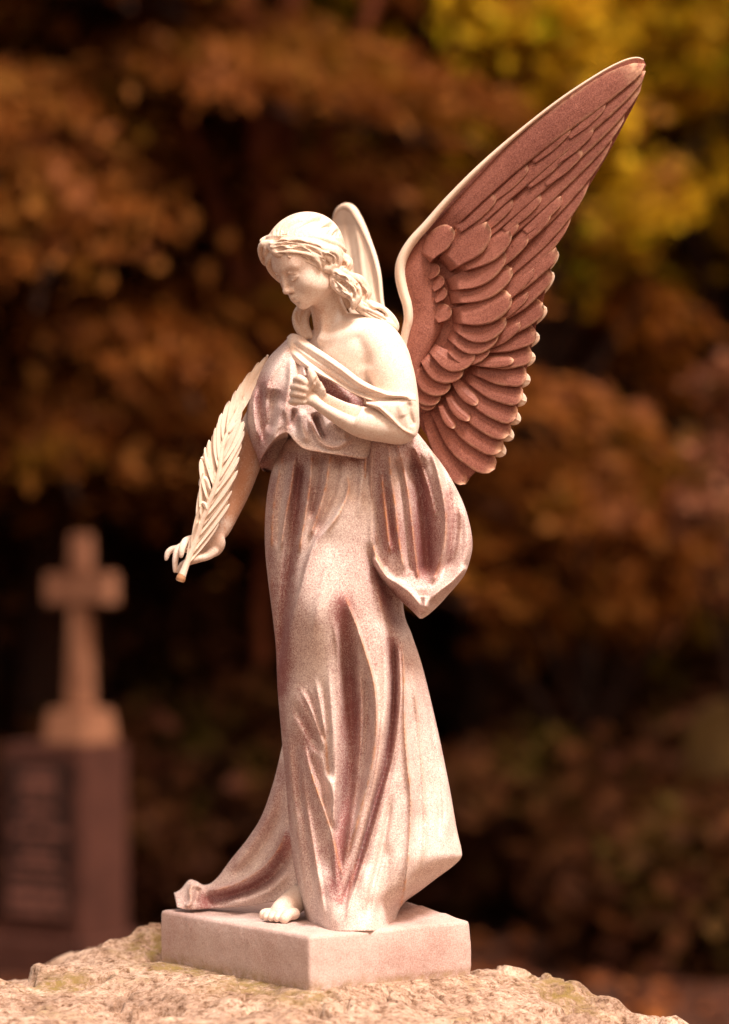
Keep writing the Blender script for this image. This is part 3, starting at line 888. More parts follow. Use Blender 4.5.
# --- bodice with its loose right sleeve
bo_l = curve_v([(291, 335), (282, 344), (270, 356), (262, 368), (255, 384), (249, 400), (246.5, 414), (247, 426), (251, 442), (257, 456), (260, 466), (263, 471), (268, 472)])
bo_r = curve_v([(297, 335), (312, 345), (332, 356), (350, 368), (374, 384), (398, 400), (402, 414), (402, 426), (398, 442), (388, 452), (376, 460), (330, 466), (300, 470), (275, 472)])
bo_dc = curve_v([(20, 335), (22, 360), (20, 400), (18, 472)])
bo_tf = curve_v([(8, 335), (30, 348), (50, 365), (64, 390), (70, 420), (68, 448), (62, 460), (30, 472)])
bo_tb = curve_v([(8, 335), (22, 360), (34, 400), (36, 472)])
pouch = smooth_path([(259, 464), (267, 449), (277, 437), (287, 432.5), (294, 440), (303, 448), (317, 451.5), (340, 455), (372, 460), (400, 462)], 2.0)
BO_ST = [([(290, 340), (281, 358), (268, 380), (264, 400)], 5.0, 4.0, 'g'),
         ([(257, 384), (253, 400), (253.5, 420), (258, 444)], 3.6, 4.0, 'g'),
         ([(262, 380), (260, 402), (263, 430), (266, 448)], 3.4, -3.6, 'g'),
         ([(276, 388), (272, 410), (267, 434)], 5.0, -5.0, 'g'),
         ([(283, 400), (277, 424), (270, 445)], 4.5, 3.0, 'g'),
         ([(291, 352), (290, 380), (286, 405), (288, 428)], 3.5, 2.8, 'g', 0.2),
         ([(299, 360), (298, 380)], 2.6, -2.4, 'g'), ([(303, 364), (305, 378)], 2.6, 2.4, 'g'),
         ([(296, 408), (292, 420), (290, 430)], 3.0, -3.4, 'g'),
         ([(301, 408), (302, 428), (309, 444)], 4.0, 3.2, 'g'),
         ([(314, 412), (319, 428), (326, 442)], 3.6, -7.0, 'g'),
         ([(308, 414), (314, 431), (322, 443), (333, 447.5), (345, 443), (355, 436)], 2.6, 3.4, 'g', 0.4),
         ([(330, 420), (338, 434), (350, 436)], 6.0, 3.0, 'g'),
         ([(322, 390), (338, 402), (352, 406)], 7.0, -4.0, 'g'),
         ([(262, 462), (269, 449), (278, 437.5), (287, 433.5), (294, 441), (303, 448.5), (317, 451.5), (340, 455), (372, 460)], 3.0, 3.2, 'g', 0.35, .06)]


def bo_v(U, V, D):
    """gather the lower edge up along the pouch line"""
    lim = np.interp(U, np.sort(pouch[:, 0]), pouch[np.argsort(pouch[:, 0]), 1])
    fr = D < 12
    k = np.where(U < 288, 0.0, 1.0)
    out = np.where(fr & (V > lim), lim + (V - lim) * 0.0 + 0.4, V)
    return np.where(U < 288, np.where(fr & (V > lim), lim + (V - lim) * 0.25, V), out)


def bo_extra(U, V):
    lim = np.interp(U, np.sort(pouch[:, 0]), pouch[np.argsort(pouch[:, 0]), 1])
    over = np.clip(V - lim, 0, 30)
    # past the edge the cloth turns back under itself
    return over * 2.2 - 5.0 * np.exp(-((V - lim + 6) / 8.0) ** 2)


BO_ST = gain(BO_ST, 2.3)
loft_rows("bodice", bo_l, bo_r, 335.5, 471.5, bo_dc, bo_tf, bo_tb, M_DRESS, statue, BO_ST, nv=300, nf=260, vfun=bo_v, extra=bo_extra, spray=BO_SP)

# --- cloth band drawn across the chest
def tab(pairs):
    x = [p[0] for p in pairs]; y = [p[1] for p in pairs]
    return lambda t: np.interp(t, x, y)


BA_A = [(287, 337), (292, 333.5), (301, 336), (313, 345), (328, 355), (345, 367), (364, 381), (384, 390), (402, 393), (415.5, 394)]
BA_B = [(287, 339), (288, 350), (294, 361), (304, 367.5), (318, 375), (334, 382.5), (352, 393), (372, 401), (394, 403.5), (416.5, 400.5)]
BA_ST = [([(294, 338), (316, 352), (340, 368), (362, 384), (386, 394), (412, 396.5)], 3.0, 3.4, 'g', 0.25, .06), ([(291, 342), (312, 357), (338, 374), (360, 388), (386, 396)], 1.6, -1.8, 'g', 0, .06),
         ([(290, 346), (306, 359), (330, 375), (352, 389), (376, 398), (410, 400)], 2.8, -4.0, 'g', 0, .06),
         ([(291, 350), (308, 366), (334, 383), (354, 395), (376, 401)], 3.0, 3.0, 'g', 0.15, .06)]
BA_ST = gain(BA_ST, 1.5)
loft_path("chest_band", BA_A, BA_B, tab([(0, 12), (.15, -4), (.35, -42), (.6, -58), (.8, -62), (1, -60)]),
          tab([(0, 8), (.15, -20), (.35, -46), (.6, -62), (.8, -69), (1, -66)]), 8.0, 8.0, M_SKIN, statue, BA_ST, nt=180, nc=70)
# pointed sleeve end over the elbow
SL_A = [(366, 402), (384, 401), (402, 399), (413, 398), (417, 407), (418.5, 420), (417.5, 434)]
SL_B = [(366, 404), (378, 410), (386, 417), (394, 425), (403, 432), (410, 436), (416, 436.5)]
SL_ST = [([(376, 404.5), (390, 417), (402, 429), (414, 435)], 1.8, 2.0, 'g', 0.5, .1), ([(410, 400), (409, 412), (414, 428)], 3.0, -3.0, 'g'), ([(398, 402), (404, 418)], 4.0, 1.5, 'g')]
loft_path("sleeve", SL_A, SL_B, tab([(0, -74), (.5, -68), (1, -58)]), tab([(0, -76), (.5, -73), (1, -62)]), 4.0, 6.0, M_SKIN, statue, SL_ST, nt=120, nc=60)
# its upper edge round the shoulder
SU_A = [(393, 327), (402, 338), (409, 352), (413, 368), (415, 384), (416, 398)]
SU_B = [(388, 328), (398, 341), (405, 354), (409.5, 369), (411, 384), (411, 398)]
loft_path("sleeve_edge", SU_A, SU_B, tab([(0, -14), (1, -40)]), tab([(0, -22), (1, -52)]), 3.0, 8.0, M_SKIN, statue, (), nt=80, nc=14)

# --- mantle hanging from the arm
ma_l = curve_v([(372, 432), (364, 446), (361.5, 470), (362, 500), (363, 525), (366, 545), (371, 560), (378, 574), (386, 585), (394, 594), (402, 602), (410, 609), (416, 615), (420, 619)])
ma_r = curve_v([(417, 432), (428, 446), (446, 470), (462, 500), (470, 525), (472.5, 545), (470, 560), (465, 574), (457, 585), (449, 594), (442, 602), (435, 609), (428, 615), (422, 619)])
ma_dc = curve_v([(-14, 432), (-6, 480), (-4, 540), (-10, 619)])
ma_tf = curve_v([(34, 432), (40, 460), (40, 500), (36, 560), (28, 600), (16, 619)])
ma_tb = curve_v([(14, 432), (20, 500), (14, 619)])
MA_ST = [([(367, 440), (364.5, 479), (367, 508), (370, 531), (376, 555), (388, 577)], 2.6, 3.0, 'g', 0.9, .06),
         ([(373, 440), (371, 479), (372, 515), (378, 548)], 2.2, 2.4, 'g', 0.3, .1),
         ([(370, 445), (367.5, 480), (369.5, 520)], 1.8, -2.0, 'g', 0, .1),
         ([(378, 440), (378, 490), (379, 530), (386, 562)], 4.0, -2.6, 'g', 0, .2),
         ([(381, 470), (384, 500), (386.5, 522), (390, 556)], 2.6, 3.0, 'g', 0.9, .12),
         ([(388, 442), (391, 478), (395, 505), (398, 534), (404, 572)], 3.0, 3.8, 'g', 0.9, .08),
         ([(384, 442), (386, 478), (389.5, 510), (394, 550)], 3.0, -2.4, 'g', 0, .2),
         ([(398, 455), (404, 500), (408, 550), (412, 575)], 3.4, -3.8, 'g', 0, .08),
         ([(397, 440), (406.4, 484), (412, 524), (415, 551), (419, 582)], 2.6, 4.0, 'g', 0.6, .06),
         ([(410, 445), (418, 475), (424, 510), (427, 545), (427, 578)], 7.5, -9.0, 'g', 0, .1),
         ([(414, 445), (428, 488), (436, 520)], 2.2, 3.0, 'g', 0.3, .1),
         ([(421, 425), (434, 455), (442, 488), (446, 518), (444, 547), (438, 567), (431, 586)], 4.0, 6.5, 'g', 0.5, .06),
         ([(428, 430), (441, 462), (449.5, 500), (451, 530), (447, 558), (440, 578)], 3.0, -5.0, 'g', 0, .08),
         ([(437, 446), (451, 475), (459, 508), (459, 540), (452, 565)], 2.8, 2.0, 'g', 0.2, .15),
         ([(463, 500), (469, 535), (465, 560), (453, 580), (438, 595), (428, 606)], 6.0, 7.0, 'g', 0, .12),
         ([(408, 455), (417, 500), (423, 545), (426, 590)], 19.0, -11.0, 'g', 0, .12),
         ([(455, 480), (457, 520), (453, 555), (442, 580)], 5.0, -4.0, 'g', 0, .2),
         ([(364, 450), (363.5, 500), (368, 540), (379, 568), (394, 586), (410, 600)], 4.0, 4.5, 'g', 0, .08),
         # turned lip of the lower hem and the little tassel-like tip
         ([(371, 556), (383, 574), (396, 582), (408, 591), (419, 604), (424, 611)], 3.6, 6.0, 'g', 0.2, .08),
         ([(468, 566), (454, 580), (440, 590), (430, 600), (426, 611)], 3.6, 6.0, 'g', 0.2, .08),
         ([(388, 586), (400, 597), (413, 606)], 4.0, -4.0, 'g'), ([(452, 590), (442, 600), (433, 609)], 3.5, -4.0, 'g'),
         ([(424.5, 596), (425, 608), (424, 612)], 3.4, 7.5, 'g', 0, .05)]
MA_ST = gain(MA_ST, 1.55)
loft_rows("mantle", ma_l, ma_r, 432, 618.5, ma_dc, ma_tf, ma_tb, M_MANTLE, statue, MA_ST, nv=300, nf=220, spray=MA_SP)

# --- palm frond
rach = [(180.5, 580, 4), (188, 560, 5), (195, 541, 4), (205, 513, 0), (214, 490, -2), (219, 472, -2), (222, 449, 0), (228, 432, 2), (236, 414, 6), (250, 388, 14), (260, 370, 20), (268, 355, 26)]
rp = resample(smooth_path([(a, b, c) for a, b, c in rach], 2.0), 200)


def rach_d(U, V):
    return np.interp(-np.asarray(V, float), -rp[:, 1], rp[:, 2])


Ps, Fs, off = [], [], 0


def add_geo(P, F):
    global off
    Ps.append(P); Fs.append(F + off); off += len(P)


def tube_geo(path, radii, ns=10):
    p = np.asarray(path, float); n = len(p)
    tan = np.gradient(p, axis=0); tan /= np.linalg.norm(tan, axis=1)[:, None]
    ref = np.array([0, 1.0, 0])
    a = np.cross(tan, ref); a /= np.linalg.norm(a, axis=1)[:, None] + 1e-9
    b = np.cross(tan, a)
    th = np.linspace(0, 2 * math.pi, ns, endpoint=False)
    V = p[:, None, :] + np.asarray(radii)[:, None, None] * (np.cos(th)[None, :, None] * a[:, None, :] + np.sin(th)[None, :, None] * b[:, None, :])
    return V.reshape(-1, 3), grid_faces(n, ns, wrap=True)


tv, tf_ = tube_geo(rp[:, [0, 2, 1]], np.interp(np.linspace(0, 1, 200), [0, .06, .2, .6, 1], [4.2, 3.4, 2.6, 2.2, 1.0]))
add_geo(unproject(tv[:, 0], tv[:, 2], tv[:, 1] - 2.0), tf_)
LEFT_TIPS = [(267, 355.5), (259, 362), (250, 372), (242, 382), (235.5, 391), (229.0, 400), (221, 413), (214.5, 427), (208.5, 439.5), (204.5, 447.5), (201.0, 458), (203.5, 471), (200.5, 485.5), (200.0, 506.5), (198.5, 521)]
RIGHT_TIPS = [(262, 367.5), (256.5, 377), (251.2, 386), (248, 392), (243.6, 400.5), (241.5, 411.5), (243.6, 421.5), (244.2, 430), (240.8, 443), (240.0, 457), (238.0, 471), (232, 490), (229, 503), (218.5, 524)]


prnd = random.Random(8)


def leaflet(tip, sgn, wide, back=46, curl=2.5, lift=1.6, bend=0.0):
    i = np.argmin(np.abs(rp[:, 1] - (tip[1] + back)))
    r0 = rp[i]
    mid = (r0[0] * 0.52 + tip[0] * 0.48 + sgn * bend, r0[1] * 0.5 + tip[1] * 0.5)
    P, F, _ = blade_geo([(r0[0], r0[1]), mid, tip], wide, rach_d, lift=lift, dome=1.0, thick=1.4, tipf=prnd.uniform(0.4, 0.7), basef=0.4, nt=24, nc=9, tilt=sgn * prnd.uniform(1.6, 3.6), curl=curl)
    add_geo(P, F)


def between(tips, j):
    (a, b), (c, e) = tips[j], tips[j + 1]
    return (a + c) / 2, (b + e) / 2


for tips, sgn in ((LEFT_TIPS, -1), (RIGHT_TIPS, 1)):
    for j in range(len(tips) - 1):          # a second, shorter rank lying underneath
        mx, my = between(tips, j)
        if my < 515:
            leaflet((mx - sgn * prnd.uniform(1.0, 2.6), my + prnd.uniform(-1.5, 2)), sgn, prnd.uniform(3.2, 4.2), back=prnd.uniform(38, 50), lift=0.6, curl=prnd.uniform(-1, 3), bend=prnd.uniform(-.5, .8))
    for j, tpt in enumerate(tips):
        leaflet((tpt[0] + prnd.uniform(-.8, .8), tpt[1] + prnd.uniform(-1, 1)), sgn, prnd.uniform(3.2, 4.2) if tpt[1] < 500 else 3.0, back=prnd.uniform(40, 54), lift=prnd.uniform(1.4, 3.0), curl=prnd.uniform(0, 5), bend=prnd.uniform(-.6, 1.2))
# hooked and broken leaflets
for spn, ww in (([(211, 494), (206.5, 481), (202.5, 478.5), (199.5, 487)], 2.8), ([(210, 472), (206, 460), (200.5, 457.5)], 2.6), ([(208, 512), (203.5, 503), (199.5, 505.5)], 2.2), ([(226, 436), (238, 420), (240.5, 411)], 2.6)):
    P, F, _ = blade_geo(spn, ww, rach_d, lift=4.0, dome=1.0, thick=1.5, tipf=0.5, nt=18, nc=7)
    add_geo(P, F)
palm = make_mesh("palm_frond", np.vstack(Ps), np.vstack(Fs), M_PALM, statue)
cv, cf = tube_geo(np.array([(182.3, 2.0, 574), (181.3, 2.2, 577), (180.4, 2.2, 580), (179.9, 2.2, 581.6)]), [3.6, 4.7, 4.9, 3.6], 14)
nv0 = len(cv)
cv = np.vstack([cv, [[180.0, 2.2, 580.4]]])
cfl = [tuple(f) for f in cf.tolist()] + [(nv0 - 14 + (i + 1) % 14, nv0 - 14 + i, nv0) for i in range(14)]
make_mesh("cut_stem_end", unproject(cv[:, 0], cv[:, 2], cv[:, 1]), cfl, M_CUT, palm)

# --- the near (left) wing
def wing_d(U, V):
    U = np.asarray(U, float); V = np.asarray(V, float)
    return 36 - 0.36 * (U - 405) - 0.03 * (330 - V) + 0.0004 * (U - 480) ** 2


WL = [(404, 404), (402.5, 372), (401, 345), (402.5, 331), (405, 317), (403.5, 303), (399.5, 290), (396.3, 275), (397, 262), (402.5, 249), (411, 237), (424, 223),
      (446, 198), (480, 164), (520, 129.5), (560, 98.5), (598, 73.5), (622, 61.0), (636, 57.5), (643, 59.5), (646, 65)]
WR = [(466, 487), (473, 478), (486, 465), (497, 448), (506, 436), (513, 424), (519, 412), (523, 396), (527, 378), (532, 358), (536, 338), (541, 318), (547, 296),
      (551, 268), (558, 246), (570, 226), (590, 190), (611, 154), (627, 124), (641, 96), (647, 70)]
# the plate carrying the feathers
nt_, nc_ = 150, 60
wa = resample(smooth_path(WL, 2.0), nt_); wb = resample(smooth_path(WR, 2.0), nt_)
# bring both outlines to a shared progress so that rows run across the wing
s_ = np.linspace(0, 1, nc_)[None, :]
U_ = wa[:, :1] * (1 - s_) + (wb[:, :1] - 2.5) * s_; V_ = wa[:, 1:2] * (1 - s_) + (wb[:, 1:2] - 1.0) * s_
base_ = wing_d(U_, V_)
Pf = unproject(U_, V_, base_).reshape(-1, 3); Pb = unproject(U_, V_, base_ + 9 * np.sqrt(np.clip(1 - (2 * s_ - 1) ** 2, 0, 1)) + 3).reshape(-1, 3)
F1 = grid_faces(nt_, nc_); n_ = nt_ * nc_
idx = list(range(0, nc_)) + [i * nc_ + nc_ - 1 for i in range(1, nt_)] + [(nt_ - 1) * nc_ + j for j in range(nc_ - 2, -1, -1)] + [i * nc_ for i in range(nt_ - 2, 0, -1)]
rim = [(idx[(i + 1) % len(idx)], idx[i], idx[i] + n_, idx[(i + 1) % len(idx)] + n_) for i in range(len(idx))]
wing = make_mesh("wing", np.vstack([Pf, Pb]), np.vstack([F1, F1[:, ::-1] + n_, np.array(rim)]), M_WING, statue)


def feather(parent, spine, w, lift, thick=6.0, dome=2.6, tilt=1.6, mat=None, dfun=None, tipf=0.22, basef=0.6, curl=0.0, name="feather", amt=1.0):
    P, F, barb = blade_geo(spine, w, dfun or wing_d, lift=lift, dome=dome, thick=thick, tilt=tilt, tipf=tipf, basef=basef, nt=34, nc=15, curl=curl)
    # edge highlights painted in pale: towards the rim near the tip, and all along the cut side
    nt, nc = 34, 15
    t = np.linspace(0, 1, nt)[:, None]; s = np.linspace(-1, 1, nc)[None, :]
    edge = 1.0 * sstep((t - 0.88) / 0.12) + 0.75 * sstep((np.abs(s) - 0.78) / 0.2) * sstep((t - 0.3) / 0.4)
    wr = np.concatenate([np.clip(edge, 0, 1).ravel() * amt, np.full(nt * nc, 0.9 * amt)])
    return make_mesh(name, P, F, mat or M_WING, parent, attrs={"barb": barb, "wear_glint": wr})


# flight feathers, lowest first; each next one lies over the one before
FL = [([(426, 412), (441, 446), (466, 484)], 8.5), ([(436, 408), (460, 444), (495, 469)], 10.0), ([(444, 396), (468, 428), (502, 450)], 10.0),
      ([(452, 388), (479, 416), (510, 434)], 9.5), ([(460, 381), (486, 402), (517, 417)], 9.5), ([(466, 374), (493, 388), (523, 397)], 9.5),
      ([(470, 366), (498, 373), (527, 376)], 9.5), ([(474, 357), (501, 358), (532, 352)], 9.5), ([(477, 347), (505, 341), (536, 331)], 9.5),
      ([(480, 336), (510, 324), (543, 303)], 9.5), ([(482, 324), (514, 303), (550, 268)], 9.5), ([(484, 310), (518, 280), (556, 247)], 9.5)]
for i, (sp_, w_) in enumerate(FL):
    if i >= 2:      # pale feathers of the outer face showing past the edge
        sh = 3.6 if i < 11 else 2.2
        feather(wing, [(sp_[1][0] + sh, sp_[1][1] + 4.5), (sp_[2][0] + sh, sp_[2][1] + 4.5)], w_ * 0.95, -4.0, thick=12.0, dome=1.5, tilt=0.0, mat=M_RIM, tipf=0.5, basef=0.9, amt=0.0)
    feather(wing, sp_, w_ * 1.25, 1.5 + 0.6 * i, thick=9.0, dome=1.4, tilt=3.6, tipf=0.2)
PR = [([(478, 312), (528, 262), (552, 236), (570, 212)], 9.5), ([(472, 302), (534, 244), (567, 206), (589, 174)], 10.0), ([(466, 290), (539, 220), (584, 170), (612, 134)], 10.5),
      ([(458, 278), (536, 202), (590, 149), (625, 112)], 11.0), ([(448, 266), (538, 182), (602, 123), (642, 82)], 11.5), ([(438, 254), (534, 164), (604, 106), (645.5, 71)], 12.5),
      ([(428, 242), (520, 152), (600, 92), (645, 64)], 14.0)]
for i, (sp_, w_) in enumerate(PR):
    feather(wing, sp_, w_, 6.6 + 0.95 * i, thick=8.0, dome=2.2, tilt=3.0, tipf=0.30)
# long coverts lying on the flight feathers
CT = [(561, 196), (549, 212), (540, 194), (527, 235), (512, 199), (517, 221), (581, 148), (564, 150), (527, 164), (592, 126), (569, 125), (495, 194), (604, 101)]
for i, (a, b) in enumerate(CT):
    L_ = 58.0
    feather(wing, [(a - 0.76 * L_, b + 0.70 * L_), (a - 0.37 * L_, b + 0.36 * L_), (a, b)], 7.6, 11.2 + 0.15 * i, thick=12.0, dome=1.6, tilt=2.4, tipf=0.22)
# secondary coverts over the roots of the lower flight feathers
for i, (sp_, w_) in enumerate([([(452, 376), (464, 392), (478, 404)], 6.5), ([(447, 392), (456, 408), (470, 420)], 6.0), ([(440, 402), (446, 416), (455, 428)], 5.0),
                               ([(478, 350), (500, 338), (520, 322)], 6.5), ([(482, 330), (505, 312), (528, 292)], 6.5), ([(488, 312), (510, 292), (534, 268)], 6.5), ([(470, 362), (492, 362), (514, 360)], 6.0)]):
    feather(wing, sp_, w_, 8.0 + 0.25 * i, thick=10.0, dome=1.8, tilt=2.6, tipf=0.3)
# lesser coverts: rounded scales in two clusters
LC = [([(417, 392), (424, 399), (436, 405)], 8.0, 6.0), ([(414, 376), (424, 392), (441, 398)], 10.0, 7.2), ([(417, 362), (430, 381), (451, 386)], 11.0, 8.4),
      ([(422, 354), (440, 370), (464, 370)], 10.5, 9.6), ([(430, 347), (452, 361), (475, 354)], 9.0, 10.8),
      ([(446, 345), (466, 355), (490, 346)], 9.0, 9.2), ([(449, 334), (472, 344), (498, 332)], 9.5, 10.0), ([(453, 324), (478, 332), (506, 318)], 10.0, 10.8),
      ([(452, 316), (478, 312), (511, 295)], 13.0, 12.0),
      ([(449, 298), (478, 290), (512, 268)], 11.0, 10.2), ([(447, 285), (474, 276), (505, 252)], 11.0, 11.0), ([(455, 268), (482, 252), (510, 230)], 12.0, 11.6),
      ([(444, 266), (464, 246), (487, 222)], 15.0, 13.0), ([(424, 262), (434, 246), (452, 227)], 10.0, 12.0),
      ([(426, 279), (432, 272), (437, 264)], 5.5, 5.2), ([(430, 291), (436, 284), (442, 276)], 5.5, 5.2), ([(432, 302), (439, 295), (445, 288)], 5.5, 5.2), ([(433, 321), (441, 314), (449, 306)], 7.5, 6.6)]
for sp_, w_, l_ in LC:
    feather(wing, sp_, w_ * 1.2, l_ + 1.5, thick=10.0 + l_, dome=1.3, tilt=3.8, tipf=0.45, basef=0.5)
# smooth padded shoulder of the wing, between rim and scales
SH_A = [(404, 402), (403, 372), (402, 345), (404, 331), (407, 317), (406, 303), (402, 290), (399, 275), (400, 262), (405, 251), (413, 239), (426, 226)]
SH_B = [(416, 402), (420, 372), (434, 345), (442, 331), (446, 317), (444, 303), (441, 290), (438, 278), (436, 268), (434, 258), (434, 248), (432, 238)]
loft_path("wing_shoulder", SH_A, SH_B, lambda t: 35 + 0 * t, lambda t: tab([(0, 33), (.4, 26), (1, 27)])(t), 11.0, 12.0, M_WING, wing, (), nt=100, nc=40)
# rounded leading edge
le = resample(smooth_path(WL[1:-1], 2.0), 180)
lw = np.interp(np.linspace(0, 1, 180), [0, .1, .22, .3, .45, .7, .95, 1], [3.8, 4.6, 5.4, 4.8, 3.4, 2.0, 1.3, 0.6])
ld = wing_d(le[:, 0], le[:, 1])
lv, lf = tube_geo(np.stack([le[:, 0] + lw * 0.75, ld - np.interp(np.linspace(0, 1, 180), [0, .25, .5, 1], [4, 7, 6, 4]), le[:, 1] + lw * 0.35], -1), lw, 14)
lv2 = lv.copy(); cen = np.repeat(np.stack([le[:, 0] + lw * 0.75, ld, le[:, 1] + lw * 0.35], -1), 14, 0)
lv2[:, 1] = cen[:, 1] + (lv[:, 1] - cen[:, 1]) * 1.8
make_mesh("leading_edge", unproject(lv2[:, 0], lv2[:, 2], lv2[:, 1]), lf, M_RIM, wing, attrs={"wear_glint": np.zeros(len(lv2))})

# --- the far (right) wing, seen nearly edge-on behind the head
def far_d(U, V):
    U = np.asarray(U, float); V = np.asarray(V, float)
    return 70 + 2.6 * (396 - U) * np.clip((330 - V) / 110.0 + 0.25, 0.2, 1.2) * 0.6


FA = [(333, 217), (333.5, 230), (333, 245), (334, 260), (336, 280), (344, 300), (352, 318), (360, 340)]
FBk = [(347, 205), (357, 213), (366, 230), (374, 250), (379.5, 272), (383, 300), (388, 322), (398, 342)]
FAR_ST = [([(352, 214), (358, 240), (362, 270), (366, 300)], 3.0, 3.0, 'g'), ([(360, 222), (369, 250), (374, 280), (378, 310)], 2.6, -2.6, 'g'),
          ([(345, 212), (349, 240), (353, 270), (358, 300)], 2.6, -2.4, 'g'), ([(366, 234), (373, 262), (378, 296)], 2.4, 2.0, 'g')]
fa = resample(smooth_path(FA, 2.0), 120); fb = resample(smooth_path(FBk, 2.0), 120)
s_ = np.linspace(0, 1, 50)[None, :]
U_ = fa[:, :1] * (1 - s_) + fb[:, :1] * s_; V_ = fa[:, 1:2] * (1 - s_) + fb[:, 1:2] * s_
sd_, wr_ = strokes(U_, V_, FAR_ST)
Df = far_d(U_, V_) - 5 * np.sqrt(np.clip(1 - (2 * s_ - 1) ** 2, 0, 1)) - sd_
Pf = unproject(U_, V_, Df).reshape(-1, 3); Pb = unproject(U_, V_, far_d(U_, V_) + 12).reshape(-1, 3)
F1 = grid_faces(120, 50); n_ = 6000
idx = list(range(0, 50)) + [i * 50 + 49 for i in range(1, 120)] + [119 * 50 + j for j in range(48, -1, -1)] + [i * 50 for i in range(118, 0, -1)]
rim = [(idx[(i + 1) % len(idx)], idx[i], idx[i] + n_, idx[(i + 1) % len(idx)] + n_) for i in range(len(idx))]
fwing = make_mesh("wing", np.vstack([Pf, Pb]), np.vstack([F1, F1[:, ::-1] + n_, np.array(rim)]), M_RIM, statue, attrs={"wear_glint": np.zeros(12000)})
fe = resample(smooth_path([(334.5, 232), (333.5, 221), (336, 211), (342, 205.5), (348, 205.5), (354, 210), (361, 221), (368, 236), (375, 254), (380, 274), (383, 300), (388, 322)], 2.0), 140)
fw_ = np.interp(np.linspace(0, 1, 140), [0, .15, .3, .5, 1], [2.5, 4.2, 4.0, 2.6, 2.0])
fv, ff = tube_geo(np.stack([fe[:, 0] + np.interp(np.linspace(0, 1, 140), [0, .2, .3, 1], [2, 2, 0, -1.5]), far_d(fe[:, 0], fe[:, 1]) - 2, fe[:, 1] + 2], -1), fw_, 12)
make_mesh("leading_edge", unproject(fv[:, 0], fv[:, 2], fv[:, 1]), ff, M_RIM, fwing)

# --- plinth under the figure
pc = np.array([[-0.0523, -0.102], [0.108, 0.016], [-0.052, 0.229], [-0.2125, 0.111]])


def plinth_mesh():
    n = 40
    ring = []
    rad = 0.004
    c = pc.mean(0)
    corners = []
    for i in range(4):
        p = pc[i]; a = pc[i - 1] - p; b = pc[(i + 1) % 4] - p
        a /= np.linalg.norm(a); b /= np.linalg.norm(b)
        for k in range(5):
            t = k / 4
            q = p + a * rad * (1 - t) ** 2 + b * rad * t ** 2
            corners.append(q)
    C = np.array(corners)
    # densify sides
    pts = []
    for i in range(len(C)):
        p, q = C[i], C[(i + 1) % len(C)]
        m = max(1, int(np.linalg.norm(q - p) / 0.004))
        for k in range(m): pts.append(p + (q - p) * k / m)
    pts = np.array(pts); m = len(pts)
    V, F = [], []
    levels = [(-0.012, 0.0015), (0.0, 0.001), (0.003, 0.0004), (0.007, 0.0), (0.012, 0.0), (PLINTH_H * .4, 0.0), (PLINTH_H * .6, 0.0), (PLINTH_H - 0.004, 0.0), (PLINTH_H - 0.001, 0.0012), (PLINTH_H, 0.004)]
    z0 = PLINTH_TOP - PLINTH_H
    for z, ins in levels:
        dv = c - pts; dv = dv / np.linalg.norm(dv, axis=1)[:, None]
        w = 0.0014 * fbm2(pts[:, 0] * 60 + z * 50, pts[:, 1] * 60 + z * 33, 5, 3)
        if z > PLINTH_H - 0.006:
            w = np.abs(w) + 0.0035 * sstep((fbm2(pts[:, 0] * 38 + 3, pts[:, 1] * 38 + 7, 77, 3) - 0.22) / 0.25)
        q = pts + dv * (ins + np.abs(w))[:, None]
        V += [(x, y, z0 + z) for x, y in q]
    nl = len(levels)
    for l in range(nl - 1):
        for i in range(m):
            j = (i + 1) % m
            F.append((l * m + i, l * m + j, (l + 1) * m + j, (l + 1) * m + i))
    # uneven modelled ground inside the rim
    nr = 16
    top = np.array(V[(nl - 1) * m:])
    base_i = (nl - 1) * m
    for r in range(1, nr):
        t = r / nr
        q = top[:, :2] * (1 - t) + c * t
        edge = np.clip(t * 6, 0, 1)
        z = 0.0035 * fbm2(q[:, 0] * 45 + 9, q[:, 1] * 45 + 4, 21, 3) * edge
        # little mossy mound at the back right corner
        bx, by = 0.062, 0.062
        g = np.exp(-(((q[:, 0] - bx) / 0.045) ** 2 + ((q[:, 1] - by) / 0.05) ** 2))
        z = z + edge * g * (0.014 + 0.008 * fbm2(q[:, 0] * 90, q[:, 1] * 90, 31, 3))
        start = len(V)
        V += [(x, y, PLINTH_TOP + max(zz, -0.001)) for (x, y), zz in zip(q, z)]
        for i in range(m):
            j = (i + 1) % m
            F.append((base_i + i, base_i + j, start + j, start + i))
        base_i = start
    V.append((c[0], c[1], PLINTH_TOP)); k = len(V) - 1
    for i in range(m): F.append((base_i + i, base_i + (i + 1) % m, k))
    return V, F


pv, pf = plinth_mesh()
pva = np.array(pv)
hz = (pva[:, 2] - (PLINTH_TOP - PLINTH_H))
soil = np.clip(1.0 - hz / (0.007 + 0.009 * np.clip(fbm2(pva[:, 0] * 30 + pva[:, 1] * 17, pva[:, 1] * 30, 55, 3) + 0.3, 0, 1)), 0, 1) * 0.8
make_mesh("plinth", pv, pf, M_PLINTH, statue, attrs={"wear_glint": soil})

# ------------------------------------------------------------------ boulder under the statue
def at(px, v, y):
    """world point seen at (px, v) at world depth y (metres)"""
    return unproject(px, v, y * 1000.0)


